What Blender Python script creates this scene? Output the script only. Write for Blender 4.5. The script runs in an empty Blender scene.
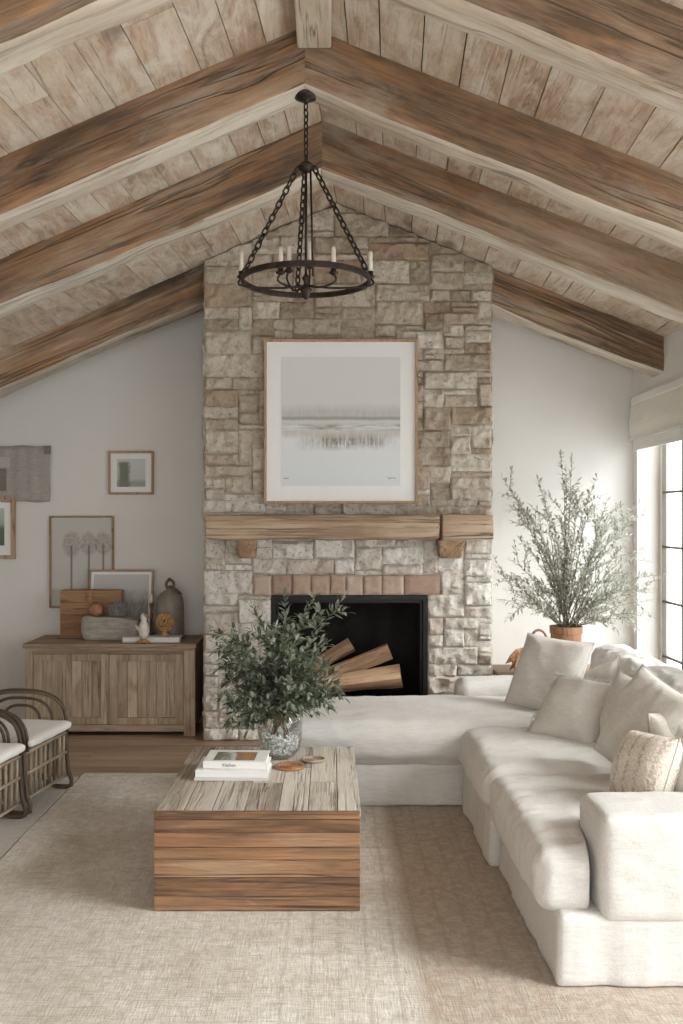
import bpy, bmesh, math, random
from mathutils import Vector, Matrix, Euler, noise
PI = math.pi
random.seed(7)
sc = bpy.context.scene
COL = sc.collection
F = 950.0
EYE = 1.45

def P(px, py, D):
    """a point of the room at depth D seen at pixel px, py (used to measure positions)"""
    return Vector(((px - 330.0) * D / F, D, EYE + (520.0 - py) * D / F))

# ------------------------------------------------------------------ materials
class MatB:
    def __init__(s, name, rough=0.8):
        s.m = bpy.data.materials.new(name); s.m.use_nodes = True
        s.t = s.m.node_tree; s.n = s.t.nodes
        s.b = s.n['Principled BSDF']; s.b.inputs['Roughness'].default_value = rough
        s.out = s.n['Material Output']
    def node(s, typ, **kw):
        n = s.n.new(typ)
        for k, v in kw.items():
            if k in n.inputs.keys() if hasattr(n.inputs, 'keys') else False: n.inputs[k].default_value = v
            else: setattr(n, k, v)
        return n
    def link(s, a, b): s.t.links.new(a, b)
    def coord(s, scale=(1, 1, 1), rnd=True, kind='Object'):
        tc = s.n.new('ShaderNodeTexCoord')
        mp = s.n.new('ShaderNodeMapping'); mp.inputs['Scale'].default_value = scale
        src = tc.outputs[kind]
        if rnd:
            r = s.rnd()
            cx = s.n.new('ShaderNodeVectorMath'); cx.operation = 'MULTIPLY_ADD'
            cb = s.n.new('ShaderNodeCombineXYZ')
            for i in range(3): s.link(r, cb.inputs[i])
            s.link(cb.outputs[0], cx.inputs[0]); cx.inputs[1].default_value = (17.3, 11.1, 23.7)
            s.link(src, cx.inputs[2]); src = cx.outputs[0]
        s.link(src, mp.inputs['Vector'])
        return mp.outputs[0]
    def rnd(s):
        if not hasattr(s, '_r'):
            at = s.n.new('ShaderNodeAttribute'); at.attribute_name = 'rnd'
            oi = s.n.new('ShaderNodeObjectInfo')
            s._r = s.math('ADD', at.outputs['Fac'], oi.outputs['Random'])
            s._a = at.outputs['Fac']
        return s._r
    def attr(s, name):
        at = s.n.new('ShaderNodeAttribute'); at.attribute_name = name; return at.outputs['Fac']
    def math(s, op, a, b=None, c=None, clamp=False):
        n = s.n.new('ShaderNodeMath'); n.operation = op; n.use_clamp = clamp
        for i, x in enumerate((a, b, c)):
            if x is None: continue
            if isinstance(x, (int, float)): n.inputs[i].default_value = x
            else: s.link(x, n.inputs[i])
        return n.outputs[0]
    def noise(s, vec, scale=1, detail=4, rough=0.55, dist=0.0, col=False):
        n = s.n.new('ShaderNodeTexNoise'); s.link(vec, n.inputs['Vector'])
        n.inputs['Scale'].default_value = scale; n.inputs['Detail'].default_value = detail
        n.inputs['Roughness'].default_value = rough; n.inputs['Distortion'].default_value = dist
        return n.outputs['Color' if col else 'Fac']
    def voro(s, vec, scale=1, feature='F1'):
        n = s.n.new('ShaderNodeTexVoronoi'); n.feature = feature; s.link(vec, n.inputs['Vector'])
        n.inputs['Scale'].default_value = scale; return n.outputs['Distance']
    def ramp(s, fac, stops, interp='LINEAR'):
        n = s.n.new('ShaderNodeValToRGB'); n.color_ramp.interpolation = interp
        e = n.color_ramp.elements
        while len(e) < len(stops): e.new(0.5)
        for el, (p, c) in zip(e, stops):
            el.position = p
            el.color = (c, c, c, 1) if isinstance(c, (int, float)) else (*c, 1)
        s.link(fac, n.inputs['Fac']); return n.outputs['Color']
    def mix(s, fac, a, b, mode='MIX'):
        n = s.n.new('ShaderNodeMix'); n.data_type = 'RGBA'; n.blend_type = mode
        if isinstance(fac, (int, float)): n.inputs['Factor'].default_value = fac
        else: s.link(fac, n.inputs['Factor'])
        for nm, x in (('A', a), ('B', b)):
            sock = [i for i in n.inputs if i.name == nm and i.type == 'RGBA'][0]
            if isinstance(x, tuple): sock.default_value = (*x, 1)
            else: s.link(x, sock)
        return [o for o in n.outputs if o.type == 'RGBA'][0]
    def base(s, c):
        if isinstance(c, tuple): s.b.inputs['Base Color'].default_value = (*c, 1)
        else: s.link(c, s.b.inputs['Base Color'])
    def bump(s, h, strength=0.3, dist=0.01):
        n = s.n.new('ShaderNodeBump'); n.inputs['Strength'].default_value = strength
        n.inputs['Distance'].default_value = dist
        s.link(h, n.inputs['Height']); s.link(n.outputs[0], s.b.inputs['Normal'])

def axis_scale(axis, across, along):
    v = [across] * 3; v['xyz'.index(axis)] = along; return tuple(v)

def wood(name, cols, axis='x', across=16, along=1.1, var=0.35, wash=0.0, washcol=(.6, .56, .5), streak=0.5,
         rough=0.75, bump=0.35, knots=0.0, patch=2.5, streakcol=(.12, .085, .06), gain=1.45, accent=None, cracks=.8):
    M = MatB(name, rough)
    v = M.coord(axis_scale(axis, across, along))
    g1 = M.noise(v, 1, 9, .65, .9)
    g2 = M.noise(M.coord(axis_scale(axis, across * 3.4, along * 2.4)), 1, 7, .72, .5)
    g = M.math('ADD', M.math('MULTIPLY', g1, .58), M.math('MULTIPLY', g2, .42))
    vp = M.coord(axis_scale(axis, patch, patch * .35))
    p = M.noise(vp, 1, 4, .6, .5)
    M.rnd()
    f = M.math('ADD', M.math('MULTIPLY', g, .75), M.math('MULTIPLY', p, .5))
    rr = M.math('MULTIPLY', M.math('SUBTRACT', M.math('FRACT', M.math('MULTIPLY', M._r, 7.31)), .5), var)
    f = M.math('ADD', M.math('MULTIPLY', M.math('SUBTRACT', f, .625), gain), .5)
    f = M.math('ADD', f, rr, clamp=True)
    c = M.ramp(f, cols)
    vs = M.coord(axis_scale(axis, across * 2.2, along * .8))
    st = M.noise(vs, 1, 3, .5, 1.2)
    sm = M.ramp(st, [(.30, 1.0), (.43, 0.0)])
    sp = M.ramp(M.noise(vp, 1.7, 3, .5, .3), [(.42, 0.0), (.62, 1.0)])
    if accent:
        c = M.mix(M.ramp(M.noise(M.coord(axis_scale(axis, patch * 2.2, patch * .5)), 1, 5, .65, .8), [(.46, 0.0), (.66, .75)]), c, M.mix(1.0, M.ramp(g2, [(.3, .5), (.7, 1.2)]), accent, 'MULTIPLY'))
    c = M.mix(M.math('MULTIPLY', M.math('MULTIPLY', sm, sp), streak), c, streakcol)
    ck = M.math('ABSOLUTE', M.math('SUBTRACT', M.noise(M.coord(axis_scale(axis, across * .8, along * .35)), 1, 4, .55, .5), .5))
    ckm = M.math('MULTIPLY', M.ramp(ck, [(.004, 1.0), (.016, 0.0)]), M.ramp(p, [(.42, 0.0), (.56, cracks)]))
    c = M.mix(ckm, c, streakcol)
    if wash > 0:
        wn = M.noise(M.coord(axis_scale(axis, across * .55, along * 1.7)), 1, 8, .7, .6)
        wm = M.ramp(wn, [(.62 - wash * .4, 0.0), (.74 - wash * .25, 1.0)])
        c = M.mix(M.math('MULTIPLY', wm, min(1, .45 + wash * .6)), c, washcol)
    if knots > 0:
        kd = M.voro(M.coord(axis_scale(axis, 2.1, 1.1)), 1)
        km = M.ramp(kd, [(.045, 1.0), (.13, 0.0)])
        c = M.mix(M.math('MULTIPLY', km, knots), c, streakcol)
    M.base(c)
    h = M.math('SUBTRACT', g, M.math('ADD', M.math('MULTIPLY', sm, .5), M.math('MULTIPLY', ckm, .8)))
    M.bump(h, bump, .012)
    return M.m

def plain(name, col, rough=0.6, metal=0.0, var=0.12, nscale=12, bump=0.08, sheen=0):
    M = MatB(name, rough); M.b.inputs['Metallic'].default_value = metal
    n = M.noise(M.coord(rnd=True), nscale, 5, .6, .2)
    d = tuple(x * (1 - var * 1.6) for x in col); e = tuple(min(1, x * (1 + var)) for x in col)
    M.base(M.ramp(n, [(.3, d), (.7, e)]))
    if bump: M.bump(n, bump, .01)
    return M.m

def fabric(name, col, weave=420, var=.06, bump=.25, slub=.5, sheen=.1, crease=0.0):
    M = MatB(name, .92)
    n1 = M.noise(M.coord((1, 1, 1)), 3.0, 4, .5)
    sx = M.noise(M.coord((weave, weave * .06, weave)), 1, 2, .5)
    sy = M.noise(M.coord((weave * .06, weave, weave * .4)), 1, 2, .5)
    w = M.math('ADD', M.math('MULTIPLY', sx, .5), M.math('MULTIPLY', sy, .5))
    d = tuple(x * (1 - var * 2.2) for x in col); e = tuple(min(1, x * (1 + var)) for x in col)
    f = M.math('ADD', M.math('MULTIPLY', w, .7), M.math('MULTIPLY', n1, .3))
    M.base(M.ramp(f, [(.35, d), (.62, e)]))
    M.b.inputs['Sheen Weight'].default_value = sheen
    cr = M.noise(M.coord((1, 1, 1)), 26, 4, .6, .6)
    a = M.math('SUBTRACT', 1.0, M.math('ABSOLUTE', M.math('MULTIPLY', M.math('SUBTRACT', M.noise(M.coord((4, 9, 6)), 1, 2, .4, .8), .5), 5.0)))
    a2 = M.math('MULTIPLY', M.math('POWER', M.math('MAXIMUM', a, 0.0), 3.0), crease)
    M.bump(M.math('ADD', a2, M.math('ADD', M.math('MULTIPLY', w, .5), M.math('MULTIPLY', cr, slub))), bump, .008)
    return M.m

beam_brown = wood('reclaimed_beam_wood', [(.10, (.038, .026, .017)), (.32, (.125, .080, .047)), (.50, (.245, .158, .095)), (.70, (.39, .28, .185)), (.92, (.52, .43, .33))],
                  across=9, along=.75, var=.14, wash=.30, washcol=(.42, .36, .29), streak=1.0, bump=1.0, knots=.9, patch=2.6, accent=(.42, .215, .095), gain=2.4)
beam_pale = wood('pale_beam_wood', [(.15, (.20, .14, .09)), (.45, (.42, .33, .24)), (.75, (.64, .57, .47)), (.95, (.74, .69, .60))],
                 across=10, along=.7, var=.1, wash=.55, washcol=(.68, .62, .53), streak=.8, bump=.7, patch=1.8, gain=1.6)  # paler tone used on the beam undersides
plank_wood = wood('whitewashed_plank_wood', [(.10, (.23, .15, .095)), (.35, (.43, .315, .22)), (.6, (.58, .47, .355)), (.9, (.71, .63, .53))],
                  axis='y', across=15, along=2.2, var=.30, wash=.46, washcol=(.72, .665, .58), streak=.6, bump=.5, knots=.6, patch=5, accent=(.58, .40, .28), cracks=.35, gain=1.7)
cabinet_wood = wood('weathered_cabinet_wood', [(.10, (.13, .092, .062)), (.36, (.36, .275, .195)), (.62, (.55, .445, .335)), (.92, (.68, .59, .475))],
                    axis='z', across=26, along=1.6, var=.25, wash=.2, washcol=(.52, .44, .34), streak=.9, bump=.5, patch=5, accent=(.38, .25, .16))
cabinet_wood_h = wood('weathered_cabinet_top_wood', [(.12, (.12, .082, .056)), (.4, (.30, .215, .15)), (.65, (.45, .35, .26)), (.95, (.56, .47, .37))],
                      axis='x', across=26, along=1.6, var=.2, wash=.15, washcol=(.5, .42, .33), streak=.7, bump=.35, patch=5)
table_top_wood = wood('grey_weathered_board', [(.15, (.13, .10, .075)), (.38, (.33, .275, .22)), (.62, (.52, .465, .39)), (.9, (.66, .61, .53))],
                      axis='y', across=22, along=1.3, var=.42, wash=.4, washcol=(.56, .53, .47), streak=1, bump=.6, patch=5, gain=1.7, knots=.7)
table_side_wood = wood('warm_reclaimed_board', [(.12, (.050, .030, .018)), (.36, (.155, .085, .045)), (.6, (.285, .160, .085)), (.9, (.41, .285, .18))],
                       axis='x', across=20, along=1.2, var=.34, wash=.05, washcol=(.42, .33, .23), streak=1, bump=.6, knots=1, patch=4, gain=1.9, streakcol=(.055, .038, .028), accent=(.37, .175, .075))
mantel_wood = wood('mantel_oak', [(.12, (.17, .10, .06)), (.38, (.41, .285, .185)), (.62, (.56, .425, .30)), (.92, (.67, .54, .41))],
                   axis='x', across=14, along=.8, var=.15, streak=.8, bump=.8, patch=3, wash=.15, washcol=(.60, .48, .35))
corbel_wood = wood('corbel_oak', [(.14, (.13, .07, .04)), (.4, (.36, .225, .13)), (.65, (.50, .34, .21)), (.95, (.6, .44, .29))],
                   axis='y', across=14, along=3, var=.15, streak=.6, bump=.7, patch=6)
floor_wood = wood('oak_floor', [(.12, (.15, .095, .062)), (.4, (.30, .205, .14)), (.65, (.40, .29, .205)), (.95, (.47, .36, .27))],
                  axis='x', across=12, along=.8, var=.25, streak=.3, rough=.5, bump=.12, patch=3)
log_bark = wood('split_log_wood', [(.12, (.28, .15, .08)), (.4, (.60, .37, .22)), (.65, (.76, .52, .34)), (.95, (.84, .66, .47))],
                axis='x', across=30, along=3, var=.3, streak=.5, bump=.6, patch=8)
light_wood = wood('picture_frame_oak', [(.15, (.26, .15, .08)), (.5, (.44, .28, .165)), (.9, (.55, .38, .24))], axis='z', across=30, along=3, var=.15, streak=.1, bump=.1)
crate_wood = wood('brown_crate_wood', [(.12, (.10, .045, .02)), (.4, (.27, .14, .065)), (.65, (.38, .22, .11)), (.95, (.46, .29, .17))],
                  axis='x', across=24, along=2, var=.35, streak=.6, bump=.4, patch=6)
pot_wood = wood('brown_pot_wood', [(.12, (.17, .075, .035)), (.5, (.36, .19, .10)), (.9, (.48, .29, .17))], axis='z', across=20, along=2, var=.1, streak=.3, bump=.3)
rattan = wood('dark_rattan', [(.15, (.022, .014, .009)), (.5, (.075, .048, .030)), (.9, (.20, .145, .10))], axis='z', across=60, along=12, var=.3, streak=.3, bump=.3, rough=.5)
rattan_pale = wood('pale_rattan', [(.15, (.12, .085, .055)), (.5, (.32, .245, .175)), (.9, (.50, .41, .31))], axis='z', across=60, along=8, var=.5, streak=.3, bump=.3, rough=.6)

iron = plain('aged_iron', (.045, .034, .027), .5, .7, .35, 30, .3)
black_metal = plain('black_firebox_metal', (.009, .010, .009), .5, .3, .2, 8, .05)
soot = plain('sooty_firebrick', (.020, .017, .015), .95, 0, .4, 6, .3)
candle_wax = plain('ivory_candle', (.60, .55, .46), .5, 0, .04, 10, 0)
white_paint = plain('white_wall_plaster', (.775, .76, .73), .9, 0, .015, 3, .05)
trim_paint = plain('white_trim_paint', (.78, .77, .74), .5, 0, .01, 5, 0)
beige_paint = plain('beige_window_frame', (.58, .53, .44), .5, 0, .03, 6, 0)
muntin_paint = plain('dark_window_bars', (.10, .095, .08), .5, 0, .05, 6, 0)
paper = plain('book_paper', (.78, .76, .72), .8, 0, .05, 60, .1)
book_white = plain('white_book_cover', (.78, .78, .77), .45, 0, .02, 8, 0)
book_grey = plain('pale_grey_book_cover', (.62, .62, .59), .5, 0, .02, 8, 0)
ink = plain('dark_ink', (.05, .05, .05), .6, 0, .02, 8, 0)
mat_board = plain('off_white_mat_board', (.88, .88, .86), .85, 0, .01, 20, .02)
mortar = plain('sand_mortar', (.46, .40, .33), .95, 0, .15, 30, .4)
olive_bark = plain('olive_twig', (.17, .14, .10), .8, 0, .3, 60, .2)
green_bark = plain('green_twig', (.16, .13, .07), .8, 0, .3, 60, .2)
pebble = plain('white_pebbles', (.88, .87, .84), .7, 0, .2, 90, .3)
ceramic = plain('white_bird_ceramic', (.70, .66, .60), .5, 0, .08, 30, .1)
carved = plain('golden_carved_wood', (.46, .26, .10), .6, 0, .4, 60, .5)
orange_gourd = plain('rust_orange_gourd', (.40, .20, .12), .7, 0, .25, 40, .3)
grey_moss = plain('grey_twig_ball', (.26, .245, .225), .95, 0, .5, 90, .8)
stone_ware = plain('grey_brown_stoneware', (.235, .205, .165), .45, 0, .2, 10, .15)
dark_knob = plain('dark_bronze', (.14, .09, .06), .45, .4, .3, 30, .2)
dried_leaf = plain('dried_brown_leaf', (.34, .175, .075), .7, 0, .4, 40, .4)
copper = plain('copper_leather', (.36, .175, .085), .4, .1, .25, 50, .2)
shade_cloth = fabric('roman_shade_linen', (.80, .77, .70), 300, .04, .12)
shade_pale = fabric('roman_shade_band', (.76, .75, .71), 300, .03, .1)
linen = fabric('cream_linen', (.675, .658, .628), 260, .07, .35, crease=.22)
linen_warm = fabric('warm_cream_linen', (.665, .635, .59), 260, .07, .35, crease=.2)
linen_white = fabric('white_linen', (.74, .725, .70), 260, .04, .4, crease=.5)
linen_taupe = fabric('taupe_linen', (.50, .46, .41), 260, .06, .4, crease=.3)
seat_white = fabric('white_seat_canvas', (.80, .79, .76), 350, .04, .25)
sack_cloth = fabric('grey_sack_cloth', (.40, .37, .32), 150, .22, .6)
wall_textile = fabric('grey_wall_textile', (.42, .395, .36), 200, .10, .4)
textile_dark = fabric('dark_grey_textile', (.22, .205, .19), 200, .10, .4)
textile_pale = fabric('pale_textile', (.50, .48, .45), 200, .08, .4)
knit = None

def m_knit():
    M = MatB('nubby_knit', .95)
    st = M.noise(M.coord((9, 9, 60)), 1, 3, .6, .6)
    v = M.coord((1, 1, 1))
    nb = M.voro(v, 110)
    W = M.n.new('ShaderNodeTexWave'); W.wave_type = 'BANDS'; W.bands_direction = 'X'
    W.inputs['Scale'].default_value = 5.2; W.inputs['Distortion'].default_value = 1.5; W.inputs['Detail'].default_value = 2
    W.inputs['Detail Scale'].default_value = 3
    M.link(v, W.inputs['Vector'])
    sp = M.ramp(M.math('MULTIPLY', W.outputs['Fac'], M.noise(v, 70, 3, .6)), [(.40, 0.0), (.52, 1.0)])
    c = M.mix(M.ramp(nb, [(.1, 0.0), (.8, 1.0)]), (.80, .74, .66), (.62, .55, .47))
    c = M.mix(M.math('MULTIPLY', sp, .55), c, (.30, .22, .16))
    M.base(c); M.bump(M.math('SUBTRACT', 1.0, nb), .5, .004)
    return M.m
knit = m_knit()

def m_stone():
    M = MatB('limestone_ashlar', .92)
    v = M.coord((1, 1, 1))
    tc = M.n.new('ShaderNodeTexCoord')
    z = M.n.new('ShaderNodeSeparateXYZ'); M.link(tc.outputs['Object'], z.inputs[0])
    f1 = M.noise(v, 4.5, 6, .62, .5); f2 = M.noise(v, 26, 6, .7, .3)
    a = M.attr('rnd')
    f = M.math('ADD', M.math('MULTIPLY', a, .30), M.math('ADD', M.math('MULTIPLY', f1, .45), M.math('MULTIPLY', f2, .42)))
    f = M.math('ADD', M.math('MULTIPLY', M.math('SUBTRACT', f, .60), 1.5), .53)
    # warm sandstone up high, paler tones towards the bottom
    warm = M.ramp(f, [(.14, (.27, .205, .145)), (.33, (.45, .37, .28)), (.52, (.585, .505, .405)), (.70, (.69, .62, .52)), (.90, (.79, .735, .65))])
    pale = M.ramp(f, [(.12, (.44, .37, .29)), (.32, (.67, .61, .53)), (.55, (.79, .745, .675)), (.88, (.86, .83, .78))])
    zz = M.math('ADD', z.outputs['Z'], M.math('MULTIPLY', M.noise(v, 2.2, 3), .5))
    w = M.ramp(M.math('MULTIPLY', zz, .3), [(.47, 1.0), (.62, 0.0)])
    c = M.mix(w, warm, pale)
    pit = M.ramp(M.noise(v, 42, 5, .75), [(.36, .75), (.45, 0.0)])
    c = M.mix(pit, c, (.26, .215, .17))
    # rust stains on some stones
    rs = M.math('MULTIPLY', M.ramp(M.math('FRACT', M.math('MULTIPLY', a, 9.7)), [(.72, 0.0), (.86, 1.0)]), M.ramp(f1, [(.4, 0.0), (.65, .55)]))
    c = M.mix(rs, c, (.47, .30, .19))
    M.base(c)
    M.bump(M.math('ADD', f2, M.math('MULTIPLY', M.noise(v, 60, 5, .75), .7)), 1.0, .016)
    return M.m
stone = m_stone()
brick = plain('rose_brick', (.50, .36, .27), .9, 0, .16, 18, .4)
def m_brick():
    M = MatB('lintel_brick_clay', .9)
    v = M.coord((1, 1, 1)); n = M.noise(v, 14, 6, .7)
    M.rnd(); f = M.math('ADD', M.math('MULTIPLY', n, .6), M.math('MULTIPLY', M.math('FRACT', M.math('MULTIPLY', M._r, 5.7)), .4))
    M.base(M.ramp(f, [(.2, (.33, .225, .165)), (.5, (.46, .335, .255)), (.8, (.58, .48, .40))]))
    M.bump(n, .5, .01); return M.m
brick = m_brick()

def m_leaf(name, c1, c2, c3):
    M = MatB(name, .55)
    a = M.attr('rnd'); n = M.noise(M.coord((1, 1, 1)), 30, 3)
    f = M.math('ADD', M.math('MULTIPLY', a, .7), M.math('MULTIPLY', n, .3))
    M.base(M.ramp(f, [(.2, c1), (.5, c2), (.85, c3)]))
    M.b.inputs['Subsurface Weight'].default_value = 0
    tr = M.n.new('ShaderNodeBsdfTranslucent'); tr.inputs['Color'].default_value = (*[min(1, x * 1.4) for x in c2], 1)
    mx = M.n.new('ShaderNodeMixShader'); mx.inputs['Fac'].default_value = .30
    M.link(M.b.outputs[0], mx.inputs[1]); M.link(tr.outputs[0], mx.inputs[2]); M.link(mx.outputs[0], M.out.inputs['Surface'])
    return M.m
olive_leaf = m_leaf('olive_leaf', (.16, .165, .12), (.42, .43, .36), (.72, .72, .65))
green_leaf = m_leaf('green_leaf', (.05, .062, .038), (.15, .18, .12), (.50, .54, .44))

def m_glass(name, tint=(.97, .985, .98), fac=.12, rough=.02):
    M = MatB(name, rough)
    g = M.n.new('ShaderNodeBsdfGlossy'); g.inputs['Roughness'].default_value = rough
    t = M.n.new('ShaderNodeBsdfTransparent'); t.inputs['Color'].default_value = (*tint, 1)
    lw = M.n.new('ShaderNodeLayerWeight'); lw.inputs['Blend'].default_value = fac
    mx = M.n.new('ShaderNodeMixShader'); M.link(M.math('MULTIPLY', lw.outputs['Facing'], .8), mx.inputs['Fac'])
    M.link(t.outputs[0], mx.inputs[1]); M.link(g.outputs[0], mx.inputs[2]); M.link(mx.outputs[0], M.out.inputs['Surface'])
    return M.m
window_glass = m_glass('window_pane_glass', (.98, .99, .985), .08)
vase_glass = m_glass('clear_vase_glass', (.975, .985, .978), .34, .03)
cover_glass = m_glass('picture_cover_glass', (1, 1, 1), .03, .05)

def m_rug(name, pale, tan, dark, border=None, weight=.5):
    M = MatB(name, .97)
    v = M.coord((1, 1, 1), rnd=False)
    tc = M.n.new('ShaderNodeTexCoord'); sp = M.n.new('ShaderNodeSeparateXYZ'); M.link(tc.outputs['Object'], sp.inputs[0])
    X, Y = sp.outputs['X'], sp.outputs['Y']
    wx = M.noise(M.coord((22, 150, 1), rnd=False), 1, 3, .6)
    wy = M.noise(M.coord((150, 18, 1), rnd=False), 1, 3, .6)
    blot = M.noise(v, 3.2, 7, .7, .6); fine = M.noise(v, 24, 6, .7, .3)
    fl = M.noise(M.coord((7, 60, 1), rnd=False), 1, 5, .7, .5)
    fl2 = M.noise(M.coord((60, 6, 1), rnd=False), 1, 4, .7, .4)
    c = M.mix(M.ramp(M.math('ADD', M.math('MULTIPLY', blot, .5), M.math('MULTIPLY', fine, .5)), [(.40, 0.0), (.60, weight + .4)]), pale, tan)
    c = M.mix(M.math('MULTIPLY', M.ramp(fl, [(.52, 0.0), (.66, 1.0)]), .42), c, dark)
    c = M.mix(M.math('MULTIPLY', M.ramp(fl2, [(.53, 0.0), (.68, 1.0)]), .32), c, dark)
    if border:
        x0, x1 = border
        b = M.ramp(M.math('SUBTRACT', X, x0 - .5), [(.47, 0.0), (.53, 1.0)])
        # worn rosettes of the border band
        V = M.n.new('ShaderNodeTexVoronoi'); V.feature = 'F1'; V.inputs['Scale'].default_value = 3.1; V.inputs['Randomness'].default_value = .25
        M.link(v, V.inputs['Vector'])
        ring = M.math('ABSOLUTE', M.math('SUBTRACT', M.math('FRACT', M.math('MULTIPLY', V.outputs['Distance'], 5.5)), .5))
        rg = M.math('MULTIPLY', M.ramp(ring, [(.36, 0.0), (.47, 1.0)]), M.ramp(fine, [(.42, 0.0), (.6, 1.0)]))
        bc = M.mix(M.ramp(M.noise(v, 7, 5, .7, 1.0), [(.4, 0.0), (.68, 1.0)]), (.385, .31, .24), (.42, .295, .225))  # tan border band, its colour darkened to take in the sofa's shadow
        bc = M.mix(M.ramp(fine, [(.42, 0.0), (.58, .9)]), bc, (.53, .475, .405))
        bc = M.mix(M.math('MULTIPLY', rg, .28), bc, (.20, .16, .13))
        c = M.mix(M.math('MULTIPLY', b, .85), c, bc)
        # guard stripes running the length of the rug
        s = M.math('ABSOLUTE', M.math('SUBTRACT', M.math('FRACT', M.math('MULTIPLY', M.math('ADD', X, M.math('MULTIPLY', blot, .03)), 11.0)), .5))
        sm = M.math('MULTIPLY', M.ramp(s, [(.03, 1.0), (.12, 0.0)]), M.ramp(M.math('ABSOLUTE', M.math('SUBTRACT', X, x0 + .0)), [(.42, 1.0), (.5, .3)]))
        c = M.mix(M.math('MULTIPLY', M.math('MULTIPLY', sm, fine), .5), c, dark)
    w = M.math('ADD', M.math('MULTIPLY', wx, .5), M.math('MULTIPLY', wy, .5))
    c = M.mix(M.ramp(w, [(.34, .45), (.58, 0.0)]), c, dark)
    M.base(c)
    M.bump(M.math('ADD', w, M.math('MULTIPLY', fine, .3)), .7, .008)
    return M.m
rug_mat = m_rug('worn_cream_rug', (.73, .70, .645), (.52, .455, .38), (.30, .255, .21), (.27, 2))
rug2_mat = m_rug('grey_flatweave_rug', (.58, .565, .53), (.50, .47, .42), (.33, .31, .275), None, .3)

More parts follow.
